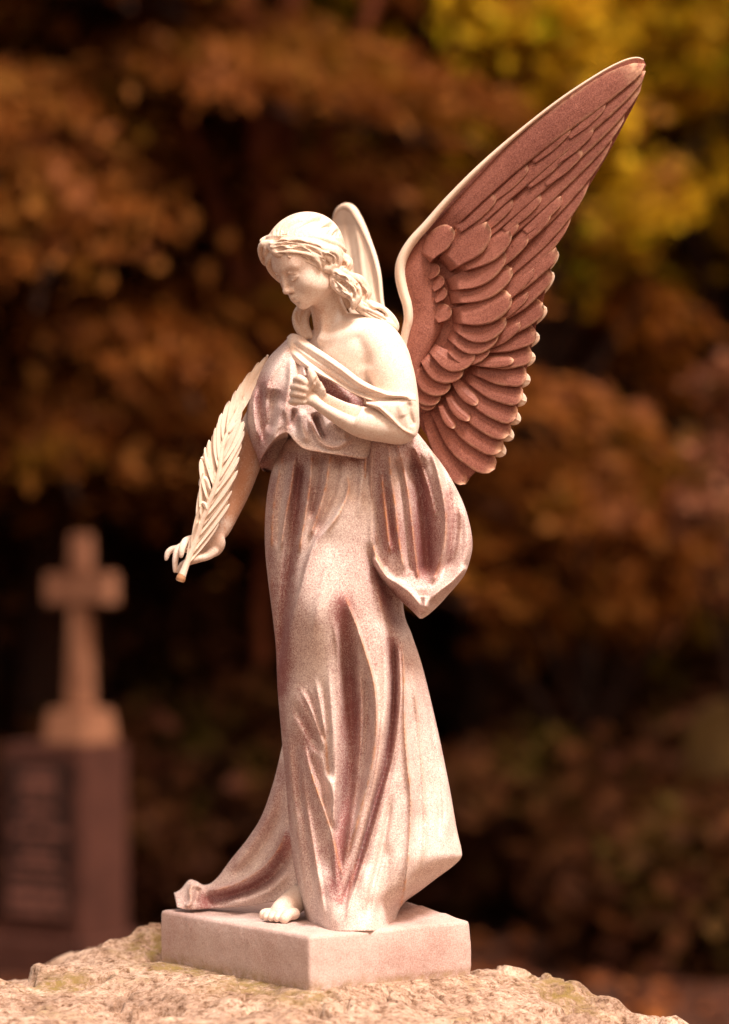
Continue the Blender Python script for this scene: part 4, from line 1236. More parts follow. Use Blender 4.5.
ctrl = [tuple(at(px, v, d / 1000.0)) for px, v, d in (
    (0, 981, 40), (40, 969, 80), (85, 962, 110), (104, 946, 140), (122, 934, 165), (142, 924, 190), (160, 917, 215), (200, 915, 260),
    (495, 969, 50), (520, 968, 70), (545, 975, 60), (562, 979, 50), (600, 996, 30), (640, 1012, 10), (670, 1025, -20), (720, 1075, -40),
    (300, 1026, -230), (100, 1018, -170), (200, 1022, -200), (20, 1010, -120), (500, 1015, -160), (420, 1004, -120), (580, 1020, -110), (400, 1075, -330), (150, 1080, -360), (-60, 1000, 20))]
z0 = PLINTH_TOP - PLINTH_H
for p in list(pc) + [pc.mean(0), (pc[0] + pc[1]) / 2, (pc[0] + pc[3]) / 2, (pc[2] + pc[1]) / 2, (pc[2] + pc[3]) / 2]:
    ctrl.append((p[0], p[1], z0 - 0.001))
ctrl += [(-0.30, 0.22, 0.908), (-0.26, 0.27, 0.938), (-0.36, 0.25, 0.893), (-0.42, 0.15, 0.900), (-0.36, 0.10, 0.910), (0.12, 0.20, 0.908), (0.25, 0.12, 0.878), (0.30, 0.05, 0.855), (0.20, 0.15, 0.900), (0.19, 0.08, 0.910), (0.27, -0.02, 0.872), (0.33, -0.1, 0.83), (-0.45, 0.30, 0.85), (-0.20, 0.40, 0.90), (0.15, 0.33, 0.86), (0.35, 0.2, 0.78), (-0.6, 0.1, 0.86), (-0.5, -0.25, 0.89), (0.4, -0.2, 0.84), (-0.1, -0.45, 0.86)]
ctrl = np.array(ctrl)


def rock_top(x, y):
    d2 = (x[..., None] - ctrl[:, 0]) ** 2 + (y[..., None] - ctrl[:, 1]) ** 2 + 2e-4
    w = d2 ** -1.9
    return (w * ctrl[:, 2]).sum(-1) / w.sum(-1)


nth, nr = 720, 330
th = np.linspace(0, 2 * math.pi, nth, endpoint=False)
rr = np.concatenate([np.linspace(0, 1, 260) ** 0.9, np.linspace(1, 1.12, 70)[1:]])
cx, cy = -0.08, 0.02
Rth = 0.66 + 0.05 * np.sin(th * 2 + 0.6) + 0.035 * np.sin(th * 3 + 2.1) + 0.03 * np.sin(th * 5)
X = cx + rr[:, None] * Rth[None, :] * np.cos(th); Y = cy + rr[:, None] * Rth[None, :] * np.sin(th) * 0.85
T = np.clip(rr[:, None] + 0 * th, 0, 1)
Z = rock_top(X, Y)
det = 0.010 * fbm2(X * 9 + 3, Y * 9 + 8, 3, 4) + 0.0055 * np.abs(fbm2(X * 30, Y * 30, 4, 4)) - 0.003 + 0.0018 * fbm2(X * 120, Y * 120, 6, 3)
# chipped facets
ch = fbm2(X * 14 + 40, Y * 14 + 11, 17, 2)
det = det - 0.011 * sstep((ch - 0.22) / 0.10)
cr = fbm2(X * 5.5 + 70, Y * 5.5 + 31, 23, 5); cr2 = fbm2(X * 11 + 7, Y * 11 + 91, 29, 4)
det = det - 0.014 * np.exp(-(cr / 0.014) ** 2) * sstep((cr2 + 0.05) / 0.2)
det = det + 0.014 * fbm2(X * 13 + 5, Y * 13 + 2, 91, 4) + 0.004 * fbm2(X * 60 + 5, Y * 60 + 2, 93, 3)
# broken planes: each cell of the stone is a slightly tilted face
frng = np.random.default_rng(19)
fc = np.stack([frng.uniform(-0.85, 0.7, 190), frng.uniform(-0.65, 0.65, 190)], -1)
fs = frng.uniform(-0.22, 0.22, (190, 2)); fo = frng.uniform(-0.004, 0.004, 190)
wx = X + 0.022 * fbm2(X * 16, Y * 16, 51, 3); wy = Y + 0.022 * fbm2(X * 16 + 9, Y * 16 + 4, 52, 3)
best = np.full(X.shape, 1e9); fac = np.zeros(X.shape)
for k in range(190):
    d2 = (wx - fc[k, 0]) ** 2 + (wy - fc[k, 1]) ** 2
    b_ = d2 < best
    best = np.where(b_, d2, best)
    fac = np.where(b_, (X - fc[k, 0]) * fs[k, 0] + (Y - fc[k, 1]) * fs[k, 1] + fo[k], fac)
det = 0.85 * det + 0.38 * fac
# the stone was dressed flat where the plinth stands
pa = (pc[3] - pc[0]) / np.linalg.norm(pc[3] - pc[0]); pb = (pc[1] - pc[0]) / np.linalg.norm(pc[1] - pc[0])
la = (X - pc[0][0]) * pa[0] + (Y - pc[0][1]) * pa[1]; lb = (X - pc[0][0]) * pb[0] + (Y - pc[0][1]) * pb[1]
La = np.linalg.norm(pc[3] - pc[0]); Lb_ = np.linalg.norm(pc[1] - pc[0])
out = np.maximum(np.maximum(-la, la - La), np.maximum(-lb, lb - Lb_))
flat = sstep((out + 0.004) / 0.035)
Z = np.where(out < 0.05, (z0 - 0.001) * (1 - flat) + Z * flat, Z)
Z = Z + det * np.clip((out + 0.002) / 0.02, 0.0, 1)
Z = np.where(out < -0.004, z0 - 0.004, Z)
fall = sstep((rr[:, None] - 0.80) / 0.20)
Z = Z - 0.10 * fall
side_t = np.clip((rr[:, None] - 1.0) / 0.12, 0, 1)
Z = np.where(rr[:, None] > 1.0, Z * (1 - side_t) - 0.06 * side_t + 0.02 * fbm2(th[None, :] * 6 + 0 * X, side_t * 6 + 0 * X, 8, 3) * (1 - side_t), Z)
P = np.stack([X, Y, Z], -1).reshape(-1, 3)


def boulder_material():
    m, nt, b = new_mat("lichened_granite")
    co = world_co(nt)
    a = noise(nt, co, 16.0, 5.0, 0.65)
    vo = N(nt, "ShaderNodeTexVoronoi", i_Scale=330.0); nt.links.new(co, vo.inputs["Vector"])
    vs = N(nt, "ShaderNodeSeparateColor"); nt.links.new(vo.outputs["Color"], vs.inputs[0])
    fm = N(nt, "ShaderNodeMath", operation='MULTIPLY_ADD'); nt.links.new(vs.outputs[0], fm.inputs[0]); fm.inputs[1].default_value = 0.20; fm.inputs[2].default_value = -0.10
    fa = N(nt, "ShaderNodeMath", operation='ADD'); nt.links.new(noise(nt, co, 95.0, 4.0, 0.7), fa.inputs[0]); nt.links.new(fm.outputs[0], fa.inputs[1])
    f = fa.outputs[0]
    ff = noise(nt, co, 420.0, 2.0, 0.6)
    c = ramp(nt, a, [(0.28, (0.20, 0.13, 0.095)), (0.46, (0.36, 0.255, 0.195)), (0.75, (0.50, 0.385, 0.31))])
    sp = ramp(nt, f, [(0.30, (0.30, 0.22, 0.17)), (0.42, (0.72, 0.65, 0.58)), (0.56, (1, 1, 1)), (0.72, (1.35, 1.35, 1.3))])
    c = mix(nt, 1.0, c, sp, 'MULTIPLY')
    sp2 = ramp(nt, ff, [(0.34, (0.55, 0.46, 0.40)), (0.50, (1.03, 1.03, 1.03))])
    c = mix(nt, 0.7, c, sp2, 'MULTIPLY')
    li = ramp(nt, noise(nt, co, 13.0, 6.0, 0.7, 0.4), [(0.56, (0, 0, 0)), (0.68, (1, 1, 1))])
    li2 = ramp(nt, f, [(0.42, (0, 0, 0)), (0.58, (1, 1, 1))])
    lm = mix(nt, 1.0, li, li2, 'MULTIPLY')
    lf0 = N(nt, "ShaderNodeMath", operation='MULTIPLY'); nt.links.new(lm, lf0.inputs[0]); lf0.inputs[1].default_value = 0.6
    ma = N(nt, "ShaderNodeAttribute", attribute_name="moss")
    mp = N(nt, "ShaderNodeMath", operation='MULTIPLY'); nt.links.new(ma.outputs["Fac"], mp.inputs[0]); nt.links.new(ramp(nt, noise(nt, co, 75.0, 5.0, 0.7), [(0.40, (0, 0, 0)), (0.58, (1, 1, 1))]), mp.inputs[1])
    lf = N(nt, "ShaderNodeMath", operation='MAXIMUM'); nt.links.new(lf0.outputs[0], lf.inputs[0]); nt.links.new(mp.outputs[0], lf.inputs[1])
    c = mix(nt, lf.outputs[0], c, (0.20, 0.14, 0.045))
    nt.links.new(c, b.inputs["Base Color"])
    b.inputs["Roughness"].default_value = 0.85
    b.inputs["Specular IOR Level"].default_value = 0.25
    b1 = N(nt, "ShaderNodeBump", i_Strength=0.35, i_Distance=0.003); nt.links.new(f, b1.inputs["Height"])
    b2 = N(nt, "ShaderNodeBump", i_Strength=0.5, i_Distance=0.0015); nt.links.new(ff, b2.inputs["Height"]); nt.links.new(b1.outputs[0], b2.inputs["Normal"])
    nt.links.new(b2.outputs[0], b.inputs["Normal"])
    return m


moss = np.zeros(X.shape)
for px_, v_, d_, r_m in ((168, 952, 0.09, 0.03), (178, 968, 0.05, 0.045), (262, 968, -0.04, 0.05), (150, 935, 0.15, 0.03), (300, 990, -0.12, 0.03), (560, 985, 0.03, 0.04), (60, 985, 0.0, 0.04)):
    q = at(px_, v_, d_)
    moss = np.maximum(moss, np.exp(-((X - q[0]) ** 2 + (Y - q[1]) ** 2) / r_m ** 2))
boulder = make_mesh("boulder", P, grid_faces(len(rr), nth, wrap=True), boulder_material(), None, attrs={"moss": moss.ravel()})
tag(boulder, "rough tan granite boulder with lichen patches under the angel's plinth", "boulder")


# ------------------------------------------------------------------ ground and hillside
def simple_mat(name, stops, scale, detail=4.0, rough=0.9, bump=0.0, transl=0.0, spec=0.2):
    m, nt, b = new_mat(name)
    co = world_co(nt)
    n = noise(nt, co, scale, detail, 0.62)
    c = ramp(nt, n, stops)
    nt.links.new(c, b.inputs["Base Color"])
    b.inputs["Roughness"].default_value = rough
    b.inputs["Specular IOR Level"].default_value = spec
    if bump:
        bp = N(nt, "ShaderNodeBump", i_Strength=0.6, i_Distance=bump); nt.links.new(n, bp.inputs["Height"]); nt.links.new(bp.outputs[0], b.inputs["Normal"])
    if transl:
        tr = N(nt, "ShaderNodeBsdfTranslucent"); nt.links.new(c, tr.inputs[0])
        ms = N(nt, "ShaderNodeMixShader"); ms.inputs[0].default_value = transl
        nt.links.new(b.outputs[0], ms.inputs[1]); nt.links.new(tr.outputs[0], ms.inputs[2])
        nt.links.new(ms.outputs[0], nt.nodes["Material Output"].inputs[0])
    return m


def ground_z(x, y):
    t = np.clip((y - 9.0) / 30.0, 0, 1)
    return 13.0 * t ** 1.5 + 0.05 * fbm2(x * 0.7, y * 0.7, 41, 3) * np.clip((np.abs(y) - 1.0), 0, 1)


gx = np.concatenate([np.linspace(-120, -16, 30), np.linspace(-15, 15, 121), np.linspace(16, 120, 30)])
gy = np.concatenate([np.linspace(-60, -4, 20), np.linspace(-3, 20, 116), np.linspace(21, 140, 50)])
GX, GY = np.meshgrid(gx, gy)
M_SOIL = simple_mat("leaf_mould", [(0.25, (0.018, 0.007, 0.003)), (0.5, (0.045, 0.014, 0.006)), (0.7, (0.085, 0.026, 0.010)), (0.85, (0.07, 0.042, 0.009))], 3.5, 7.0, bump=0.03)
ground = make_mesh("ground", np.stack([GX, GY, ground_z(GX, GY)], -1).reshape(-1, 3), grid_faces(len(gy), len(gx)), M_SOIL)
tag(ground, kind="structure")


def leaf_quads(P, size, aspect=1.7, up=None, seed=0, flat=0.0):
    """one folded leaf-shaped face per point"""
    r = np.random.default_rng(seed)
    n = len(P)
    a = r.normal(size=(n, 3)); a[:, 2] *= (1 - flat); a /= np.linalg.norm(a, axis=1)[:, None]
    if up is not None:
        a = a * 0.55 + up; a /= np.linalg.norm(a, axis=1)[:, None]
    b = np.cross(a, r.normal(size=(n, 3))); b /= np.linalg.norm(b, axis=1)[:, None]
    s = (size * (0.6 + 0.8 * r.random(n)))[:, None]
    c = np.cross(a, b)
    V = np.stack([P - a * s, P + b * s / aspect + c * s * .12, P + a * s, P - b * s / aspect + c * s * .12], 1).reshape(-1, 3)
    return V, np.arange(4 * n).reshape(-1, 4)


# fallen leaves: nobody could count them
r_ = np.random.default_rng(5)
n = 9000
lx = r_.uniform(-6, 7, n); ly = r_.uniform(2.5, 17, n)
V, F = leaf_quads(np.stack([lx, ly, ground_z(lx, ly) + 0.02], -1), 0.055, seed=3, flat=0.8)
M_LITTER = simple_mat("fallen_leaf", [(0.3, (0.035, 0.010, 0.005)), (0.5, (0.08, 0.022, 0.009)), (0.66, (0.28, 0.09, 0.02)), (0.78, (0.11, 0.07, 0.014))], 2.6, 6.0, transl=0.15)
litter = make_mesh("fallen_leaves", V, F, M_LITTER)
tag(litter, kind="stuff")


# ------------------------------------------------------------------ trees and shrubs
M_BARK = simple_mat("dark_bark", [(0.3, (0.012, 0.005, 0.003)), (0.7, (0.04, 0.014, 0.007))], 14.0, 5.0, bump=0.02)
M_REDBARK = simple_mat("red_bark", [(0.3, (0.10, 0.028, 0.012)), (0.7, (0.24, 0.07, 0.028))], 9.0, 5.0, bump=0.02)
def leaf_mat(name, dark, mid, light, acc1, acc2, transl=0.45):
    """autumn leaf: tone drifts from bough to bough and from leaf to leaf"""
    m, nt, b = new_mat(name)
    co = world_co(nt)
    geo = N(nt, "ShaderNodeNewGeometry")
    n1 = noise(nt, co, 2.4, 4.0, 0.65)
    k = N(nt, "ShaderNodeMath", operation='MULTIPLY_ADD'); nt.links.new(geo.outputs["Random Per Island"], k.inputs[0]); k.inputs[1].default_value = 0.36; k.inputs[2].default_value = -0.18
    k2 = N(nt, "ShaderNodeMath", operation='ADD'); nt.links.new(n1, k2.inputs[0]); nt.links.new(k.outputs[0], k2.inputs[1])
    c = ramp(nt, k2.outputs[0], [(0.30, dark), (0.50, mid), (0.70, light)])
    m1 = ramp(nt, noise(nt, co, 1.9, 3.0, 0.6, 0.5), [(0.54, (0, 0, 0)), (0.66, (1, 1, 1))])
    c = mix(nt, m1, c, acc1)
    sh = N(nt, "ShaderNodeVectorMath", operation='ADD'); nt.links.new(co, sh.inputs[0]); sh.inputs[1].default_value = (31.0, 17.0, 9.0)
    m2 = ramp(nt, noise(nt, sh.outputs[0], 2.7, 3.0, 0.6, 0.5), [(0.56, (0, 0, 0)), (0.68, (1, 1, 1))])
    c = mix(nt, m2, c, acc2)
    nt.links.new(c, b.inputs["Base Color"])
    b.inputs["Roughness"].default_value = 0.8
    b.inputs["Specular IOR Level"].default_value = 0.08
    tr = N(nt, "ShaderNodeBsdfTranslucent"); nt.links.new(c, tr.inputs[0])
    ms = N(nt, "ShaderNodeMixShader"); ms.inputs[0].default_value = transl
    nt.links.new(b.outputs[0], ms.inputs[1]); nt.links.new(tr.outputs[0], ms.inputs[2])
    nt.links.new(ms.outputs[0], nt.nodes["Material Output"].inputs[0])
    return m


LEAF = {
    'brown': leaf_mat("brown_needle_spray", (0.112, 0.032, 0.0048), (0.208, 0.064, 0.0096), (0.304, 0.12, 0.0272), (0.16, 0.076, 0.0064), (0.304, 0.112, 0.044), 0.5),
    'rust': leaf_mat("rust_leaf", (0.144, 0.04, 0.0056), (0.256, 0.08, 0.0104), (0.352, 0.136, 0.0208), (0.24, 0.112, 0.0064), (0.304, 0.104, 0.032), 0.5),
    'amber': leaf_mat("amber_leaf", (0.256, 0.084, 0.008), (0.368, 0.144, 0.0136), (0.456, 0.216, 0.024), (0.304, 0.176, 0.0088), (0.384, 0.144, 0.04), 0.5),
    'gold': leaf_mat("golden_leaf", (0.24, 0.115, 0.006), (0.46, 0.275, 0.008), (0.78, 0.50, 0.025), (0.21, 0.23, 0.006), (0.52, 0.23, 0.05), 0.5),
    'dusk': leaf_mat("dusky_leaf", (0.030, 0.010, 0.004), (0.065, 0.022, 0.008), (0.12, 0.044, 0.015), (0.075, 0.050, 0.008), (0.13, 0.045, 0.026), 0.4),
    'pink': leaf_mat("pinkish_leaf", (0.08, 0.026, 0.012), (0.24, 0.09, 0.045), (0.46, 0.21, 0.12), (0.16, 0.08, 0.014), (0.50, 0.20, 0.13), 0.35),
    'olive': leaf_mat("olive_leaf", (0.05, 0.022, 0.004), (0.15, 0.085, 0.010), (0.27, 0.17, 0.014), (0.12, 0.10, 0.008), (0.22, 0.09, 0.03), 0.35),
}


def trunk_mesh(parent, base, h, r0, r1, mat, lean=(0, 0), limbs=(), seed=0):
    r = np.random.default_rng(seed)
    k = np.linspace(0, 1, 24)
    wob = np.cumsum(r.normal(0, 0.012, (24, 2)), 0)
    path = np.stack([base[0] + lean[0] * k + wob[:, 0] * h * .2, base[1] + lean[1] * k + wob[:, 1] * h * .2, base[2] - 0.15 + (h + 0.15) * k], -1)
    rad = r0 + (r1 - r0) * k ** 0.8 + r0 * 0.5 * np.exp(-k * 18)
    Vs, Fs_, o = [], [], 0
    v, f = tube_geo(path, rad, 14); Vs.append(v); Fs_.append(f); o += len(v)
    for (t, d, rr_) in limbs:
        p0 = path[min(int(t * 23), 23)]
        q = np.linspace(0, 1, 12)[:, None]
        d = np.array(d)
        lp = p0 + d * q + np.array([0, 0, 0.25 * np.linalg.norm(d)]) * (q - q * q) + r.normal(0, 0.01, (12, 3)) * q
        v, f = tube_geo(lp, np.linspace(rr_, rr_ * 0.25, 12), 8); Vs.append(v); Fs_.append(f + o); o += len(v)
    return make_mesh("trunk", np.vstack(Vs), np.vstack(Fs_), mat, parent)


def conifer(label, px, y, h, reach, leafkind, seed, z_low=0.6, n_bough=80, spray=0.11, group=None, dens=70, bark=M_BARK):
    """tiers of drooping boughs"""
    r = np.random.default_rng(seed)
    x = float(at(px, 615, y)[0]); zb = float(ground_z(np.array(x), np.array(y)))
    t = empty("conifer", (x, y, zb)); tag(t, label, "tree", group)
    limbs, pts, ups = [], [], []
    for i in range(n_bough):
        f = (i + r.random()) / n_bough
        z = z_low + (h - z_low) * f
        L = reach * (1 - 0.75 * f) * r.uniform(0.65, 1.1)
        a = r.uniform(0, 2 * math.pi)
        d = np.array([math.cos(a) * L, math.sin(a) * L, -0.18 * L])
        limbs.append((z / h, d, 0.02 + 0.012 * L))
        m = int(dens * L / 1.5)
        q = r.random(m) ** 0.6
        c = np.array([x, y, zb + z]) + d * q[:, None] + np.array([0, 0, 0.25 * np.linalg.norm(d)]) * (q - q * q)[:, None]
        wd = 0.30 * L * (1 - q * 0.6)
        perp = np.array([-math.sin(a), math.cos(a), 0])
        off_ = r.normal(0, 0.5, m)
        c = c + perp * (off_ * wd)[:, None] + np.stack([np.zeros(m), np.zeros(m), -np.abs(off_) * wd * 0.4 - r.random(m) * 0.14], -1)
        pts.append(c); ups.append(np.tile(d / L * 0.8 + np.array([0, 0, -0.35]), (m, 1)))
    trunk_mesh(t, (x, y, zb), h, 0.05 + h * 0.022, 0.02, bark, limbs=limbs, seed=seed)
    V, F = leaf_quads(np.vstack(pts), spray, 2.2, up=np.vstack(ups), seed=seed)
    make_mesh("crown", V, F, LEAF[leafkind], t)
    return t


def broadleaf(label, px, y, h, rad, leafkind, seed, z_low=1.0, clumps=60, leaves=90, leaf=0.06, lean=(0, 0), group=None, name="tree", cat="tree", trunk_r=None, bark=M_BARK, clump_r=0.3):
    r = np.random.default_rng(seed)
    x = float(at(px, 615, y)[0]); zb = float(ground_z(np.array(x), np.array(y)))
    t = empty(name, (x, y, zb)); tag(t, label, cat, group)
    limbs, pts = [], []
    zc = (z_low + h) / 2; hz = (h - z_low) / 2
    for i in range(clumps):
        v = r.normal(size=3); v /= np.linalg.norm(v)
        v *= r.uniform(0.35, 1.0) ** 0.5
        c = np.array([x + lean[0] + v[0] * rad, y + lean[1] + v[1] * rad, zb + zc + v[2] * hz])
        if i % 3 == 0:
            t0 = np.clip((c[2] - zb) * 0.55 / h, 0.1, 0.9)
            start = np.array([x + lean[0] * t0, y + lean[1] * t0, zb + t0 * h])
            limbs.append((t0, c - start, 0.012 + 0.006 * h))
        m = int(leaves * r.uniform(0.5, 1.4))
        q = r.normal(size=(m, 3)); q /= np.linalg.norm(q, axis=1)[:, None]
        q *= (r.random(m) ** 0.45)[:, None] * clump_r * r.uniform(0.7, 1.5)
        q[:, 2] *= 0.6
        pts.append(c + q)
    trunk_mesh(t, (x, y, zb), h * 0.92, trunk_r or 0.03 + h * 0.016, 0.015, bark, lean=lean, limbs=limbs, seed=seed)
    V, F = leaf_quads(np.vstack(pts), leaf, 1.6, seed=seed, flat=0.3)
    make_mesh("crown", V, F, LEAF[leafkind], t)
    return t


TG = "trees behind the graves"
conifer("broad brown conifer with drooping boughs reaching over the cross gravestone", 60, 9.0, 8.5, 3.0, 'brown', 1, 1.9, 260, 0.06, TG, 280)
conifer("rusty brown conifer behind the angel's head and far wing", 285, 11.5, 10.0, 2.9, 'rust', 2, 1.9, 260, 0.065, TG, 280)
conifer("dark conifer at the far left beyond the cross gravestone", -90, 13.0, 12.0, 3.4, 'brown', 3, 1.8, 220, 0.08, TG, 220)
conifer("tall shadowy conifer between the rusty conifer and the golden tree", 400, 15.0, 14.0, 3.4, 'rust', 4, 1.8, 220, 0.09, TG, 220)
conifer("amber conifer standing between the broad brown conifer and the rusty one", 178, 13.5, 11.0, 3.3, 'amber', 31, 1.6, 200, 0.09, TG, 190)
conifer("amber conifer at the left edge far behind the broad brown conifer", 20, 16.5, 14.0, 3.8, 'amber', 32, 1.6, 200, 0.10, TG, 190)
conifer("amber conifer in the gap between the golden tree and the brown leaved tree", 570, 15.5, 13.0, 3.6, 'amber', 33, 2.2, 200, 0.10, TG, 190)
conifer("brown conifer whose boughs reach in at the upper left corner", -270, 11.0, 9.5, 3.3, 'brown', 34, 1.7, 150, 0.085, TG, 150)
conifer("amber conifer far behind the upper left corner", -480, 15.5, 13.0, 4.2, 'amber', 35, 1.5, 150, 0.11, TG, 140)
broadleaf("brown leaved tree whose crown fills the right edge above the headstone", 985, 12.5, 8.5, 3.0, 'brown', 36, 1.3, 110, 110, 0.07, group=TG, clump_r=0.4)
broadleaf("golden tree far up the slope at the upper right corner", 1200, 17.0, 11.0, 4.2, 'gold', 37, 1.2, 130, 110, 0.09, group=TG, clump_r=0.5)
broadleaf("golden leaved tree whose crown spreads above the angel's near wing", 470, 9.6, 5.2, 1.25, 'gold', 5, 2.75, 200, 100, 0.05, group=TG, clump_r=0.26)
broadleaf("yellow green tree at the right edge behind the wing tip", 745, 11.0, 7.0, 1.9, 'gold', 6, 2.5, 220, 100, 0.055, group=TG, clump_r=0.3)
broadleaf("brown leaved tree filling the gap under the golden crowns", 640, 13.0, 8.5, 2.8, 'brown', 7, 1.6, 220, 100, 0.065, group=TG, clump_r=0.33)
broadleaf("tall amber leaved tree standing highest on the slope at the right", 700, 18.0, 9.0, 3.4, 'amber', 8, 0.8, 130, 110, 0.09, group=TG, clump_r=0.5)
broadleaf("amber leaved tree high on the slope at the left", 120, 18.5, 9.0, 3.4, 'amber', 9, 0.8, 130, 110, 0.09, group=TG, clump_r=0.5)
broadleaf("tall amber tree high on the slope beyond the angel's head", 360, 20.0, 10.0, 3.6, 'amber', 10, 0.8, 130, 110, 0.09, group=TG, clump_r=0.5)
SG = "shrubs under the trees"
broadleaf("pinkish leaved shrub at the right edge level with the angel's knees", 752, 7.0, 2.25, 0.36, 'pink', 21, 1.15, 24, 60, 0.04, group=SG, name="shrub", cat="shrub", trunk_r=0.03, clump_r=0.16)
broadleaf("loose brown shrub on bare stems right of the angel's robe", 580, 8.5, 2.0, 0.75, 'brown', 22, 1.15, 40, 70, 0.05, group=SG, name="shrub", cat="shrub", trunk_r=0.035, clump_r=0.2)
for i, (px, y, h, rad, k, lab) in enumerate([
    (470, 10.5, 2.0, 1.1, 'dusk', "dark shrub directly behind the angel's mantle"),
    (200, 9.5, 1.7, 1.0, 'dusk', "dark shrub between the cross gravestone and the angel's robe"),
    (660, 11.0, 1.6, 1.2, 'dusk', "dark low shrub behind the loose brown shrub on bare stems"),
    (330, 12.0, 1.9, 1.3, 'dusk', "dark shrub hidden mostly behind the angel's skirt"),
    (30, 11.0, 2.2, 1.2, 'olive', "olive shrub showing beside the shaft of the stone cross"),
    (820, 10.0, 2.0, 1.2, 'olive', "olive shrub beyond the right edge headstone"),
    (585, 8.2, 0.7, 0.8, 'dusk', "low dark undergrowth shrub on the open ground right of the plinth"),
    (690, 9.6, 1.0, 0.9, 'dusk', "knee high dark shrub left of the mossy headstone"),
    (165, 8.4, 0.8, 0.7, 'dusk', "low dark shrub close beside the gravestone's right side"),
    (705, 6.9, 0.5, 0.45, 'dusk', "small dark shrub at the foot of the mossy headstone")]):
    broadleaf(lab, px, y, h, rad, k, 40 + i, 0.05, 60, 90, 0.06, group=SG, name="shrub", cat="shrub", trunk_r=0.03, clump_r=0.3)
# bare trunks that show through the gloom
for (px, y, h, r0, lab, bark, sd) in ((268, 8.6, 5.5, 0.045, "slim red barked trunk behind the angel's trailing skirt", M_REDBARK, 61), (14, 9.8, 8.0, 0.10, "dark straight trunk at the left edge behind the gravestone", M_BARK, 62)):
    broadleaf(lab, px, y, h + 1.5, 1.2, 'brown', sd, 4.0, 40, 80, 0.06, group=TG, trunk_r=r0, bark=bark)


# ------------------------------------------------------------------ gravestone with a cross
M_GRAVE = simple_mat("weathered_sandstone", [(0.3, (0.16, 0.066, 0.036)), (0.7, (0.27, 0.125, 0.070))], 8.0, 6.0, bump=0.006)
M_PED = simple_mat("dark_brown_stone", [(0.3, (0.045, 0.015, 0.010)), (0.7, (0.085, 0.030, 0.020))], 8.0, 6.0, bump=0.006)
M_PLAQUE = simple_mat("dark_slate", [(0.3, (0.018, 0.007, 0.005)), (0.7, (0.03, 0.012, 0.009))], 12.0, 4.0, rough=0.5)
M_LETTER = simple_mat("faded_lettering", [(0.3, (0.17, 0.07, 0.05)), (0.7, (0.24, 0.10, 0.075))], 20.0)

import bmesh


def boxes(name, lst, mat, parent, rot, origin, bev=0.006):
    """bevelled boxes (x0,x1,y0,y1,z0,z1[,taper]) in a rotated local frame"""
    bm = bmesh.new()
    for b_ in lst:
        x0, x1, y0, y1, z0_, z1_ = b_[:6]
        tp = b_[6] if len(b_) > 6 else 1.0
        mx, my = (x0 + x1) / 2, (y0 + y1) / 2
        vs = []
        for z, s in ((z0_, 1.0), (z1_, tp)):
            for (x, y) in ((x0, y0), (x1, y0), (x1, y1), (x0, y1)):
                vs.append(bm.verts.new((mx + (x - mx) * s, my + (y - my) * s, z)))
        for f in ((3, 2, 1, 0), (4, 5, 6, 7), (0, 1, 5, 4), (1, 2, 6, 5), (2, 3, 7, 6), (3, 0, 4, 7)):
            bm.faces.new([vs[i] for i in f])
    if bev:
        bmesh.ops.bevel(bm, geom=list(bm.edges), offset=bev, segments=2, affect='EDGES', clamp_overlap=True)
    bm.transform(Matrix.Translation(origin) @ Matrix.Rotation(rot, 4, 'Z'))
    me = bpy.data.meshes.new(name); bm.to_mesh(me); bm.free()
    me.materials.append(mat)
    o = bpy.data.objects.new(name, me); col.objects.link(o)
    o.parent = parent
    if parent is not None and parent.parent is None: o.matrix_parent_inverse = Matrix.Translation(-parent.location)
    return o


GY_ = 6.5
corner = at(81, 976, GY_)
rot = math.radians(-32)          # front turned to the left of the viewer
gr_o = Vector((corner[0], corner[1], 0.0))
ca_, sa_ = math.cos(rot), math.sin(rot)
# local frame: x along the front face (corner at x = 0, running left = negative), y into the block
grave = empty("gravestone", (gr_o.x - 0.1, gr_o.y + 0.2, 0))
tag(grave, "dark inscribed gravestone topped by a tall pale stone cross, left of the angel", "gravestone")
kw = dict(rot=rot, origin=gr_o)
boxes("base", [(-0.44, 0.05, -0.05, 0.33, -0.05, 0.13)], M_PED, grave, **kw)
boxes("pedestal", [(-0.39, 0.0, 0.0, 0.28, 0.13, 0.83, 0.97)], M_PED, grave, **kw)
pl = boxes("inscription_panel", [(-0.35, -0.04, -0.012, 0.02, 0.20, 0.77)], M_PLAQUE, grave, bev=0.003, **kw)
rl = random.Random(4)
letters = []
zz = 0.735
while zz > 0.23:
    hgt = rl.choice((0.018, 0.022, 0.028))
    half = rl.uniform(0.06, 0.135)
    xx = -0.195 - half
    while xx < -0.195 + half:
        wd = rl.uniform(0.008, 0.016)
        letters.append((xx, xx + wd, -0.0155, -0.010, zz - hgt, zz))
        xx += wd + rl.choice((0.004, 0.004, 0.005, 0.015))
    zz -= hgt + rl.choice((0.014, 0.018, 0.045))
lo = boxes("lettering", letters, M_LETTER, pl, bev=0, **kw)
cxm, cym = -0.12, 0.14
boxes("cross_foot", [(cxm - 0.10, cxm + 0.10, cym - 0.10, cym + 0.10, 0.832, 0.955, 0.86)], M_GRAVE, grave, **kw)
boxes("cross", [(cxm - 0.043, cxm + 0.043, cym - 0.043, cym + 0.043, 0.956, 1.335, 0.78), (cxm - 0.145, cxm + 0.145, cym - 0.04, cym + 0.045, 1.337, 1.455), (cxm - 0.038, cxm + 0.038, cym - 0.036, cym + 0.036, 1.457, 1.60, 0.92)], M_GRAVE, grave, bev=0.008, **kw)

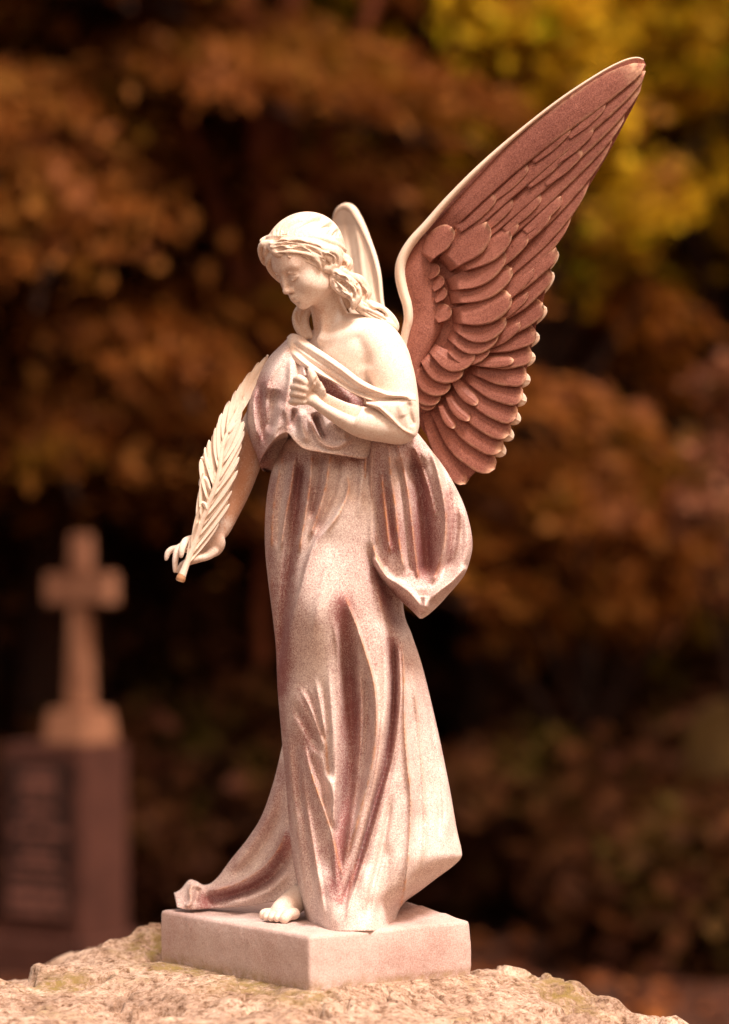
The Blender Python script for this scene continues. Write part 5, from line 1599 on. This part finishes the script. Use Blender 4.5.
# mossy headstone at the right edge
hs = at(735, 850, 7.6)
hst = empty("headstone", (hs[0], 7.6, 0)); tag(hst, "low mossy olive headstone at the right edge among the shrubs", "headstone")
M_MOSS = simple_mat("mossy_stone", [(0.3, (0.06, 0.032, 0.010)), (0.7, (0.135, 0.078, 0.022))], 6.0, 6.0, bump=0.008)
hv, hf = [], []
bmh = bmesh.new()
prof = [(-0.20, -0.05), (0.20, -0.05), (0.20, 0.78)] + [(0.20 * math.cos(a), 0.78 + 0.18 * math.sin(a)) for a in np.linspace(0.15, math.pi - 0.15, 12)] + [(-0.20, 0.78)]
f0 = bmh.faces.new([bmh.verts.new((hs[0] + x, 7.54, z)) for x, z in prof])
ex = bmesh.ops.extrude_face_region(bmh, geom=[f0])
bmesh.ops.translate(bmh, verts=[g for g in ex['geom'] if isinstance(g, bmesh.types.BMVert)], vec=(0, 0.12, 0))
bmesh.ops.recalc_face_normals(bmh, faces=bmh.faces)
bmesh.ops.bevel(bmh, geom=list(bmh.edges), offset=0.01, segments=2, affect='EDGES')
meh = bpy.data.meshes.new("slab"); bmh.to_mesh(meh); bmh.free(); meh.materials.append(M_MOSS)
oh = bpy.data.objects.new("slab", meh); col.objects.link(oh); oh.parent = hst; oh.matrix_parent_inverse = Matrix.Translation(-hst.location)
boxes("foot_block", [(-0.27, 0.27, -0.12, 0.14, -0.05, 0.10)], M_MOSS, hst, 0.0, Vector((hs[0], 7.6, 0)))

# ------------------------------------------------------------------ light
SUN_EL, SUN_AZ = 62.0, 40.0     # azimuth measured from the viewer's side towards the right
world = bpy.data.worlds.new("World"); scene.world = world; world.use_nodes = True
wn = world.node_tree
bg = wn.nodes["Background"]
sky = wn.nodes.new("ShaderNodeTexSky")
sky.sky_type = 'NISHITA'; sky.sun_disc = False
sky.sun_elevation = math.radians(SUN_EL)
sdir = Vector((math.cos(math.radians(SUN_EL)) * math.sin(math.radians(SUN_AZ)), -math.cos(math.radians(SUN_EL)) * math.cos(math.radians(SUN_AZ)), math.sin(math.radians(SUN_EL))))
sky.sun_rotation = math.atan2(sdir.x, sdir.y)
sky.air_density = 1.0; sky.dust_density = 4.0
tint = N(wn, "ShaderNodeMix", data_type='RGBA', blend_type='MULTIPLY'); tint.inputs[0].default_value = 1.0
wn.links.new(sky.outputs[0], tint.inputs[6]); tint.inputs[7].default_value = (1.0, 0.67, 0.43, 1)
wn.links.new(tint.outputs[2], bg.inputs[0]); bg.inputs[1].default_value = 0.10
sl = bpy.data.lights.new("sun", 'SUN'); sl.energy = 1.4; sl.angle = math.radians(14); sl.color = (1.0, 0.97, 0.93)
so = bpy.data.objects.new("sun", sl); col.objects.link(so)
so.rotation_euler = sdir.to_track_quat('Z', 'Y').to_euler()
so.location = (3, -3, 8)
scene.view_settings.view_transform = 'Standard'
scene.view_settings.look = 'None'
scene.view_settings.exposure = 1.80
scene.view_settings.gamma = 1.0
scene.render.engine = 'CYCLES'
scene.cycles.use_denoising = True
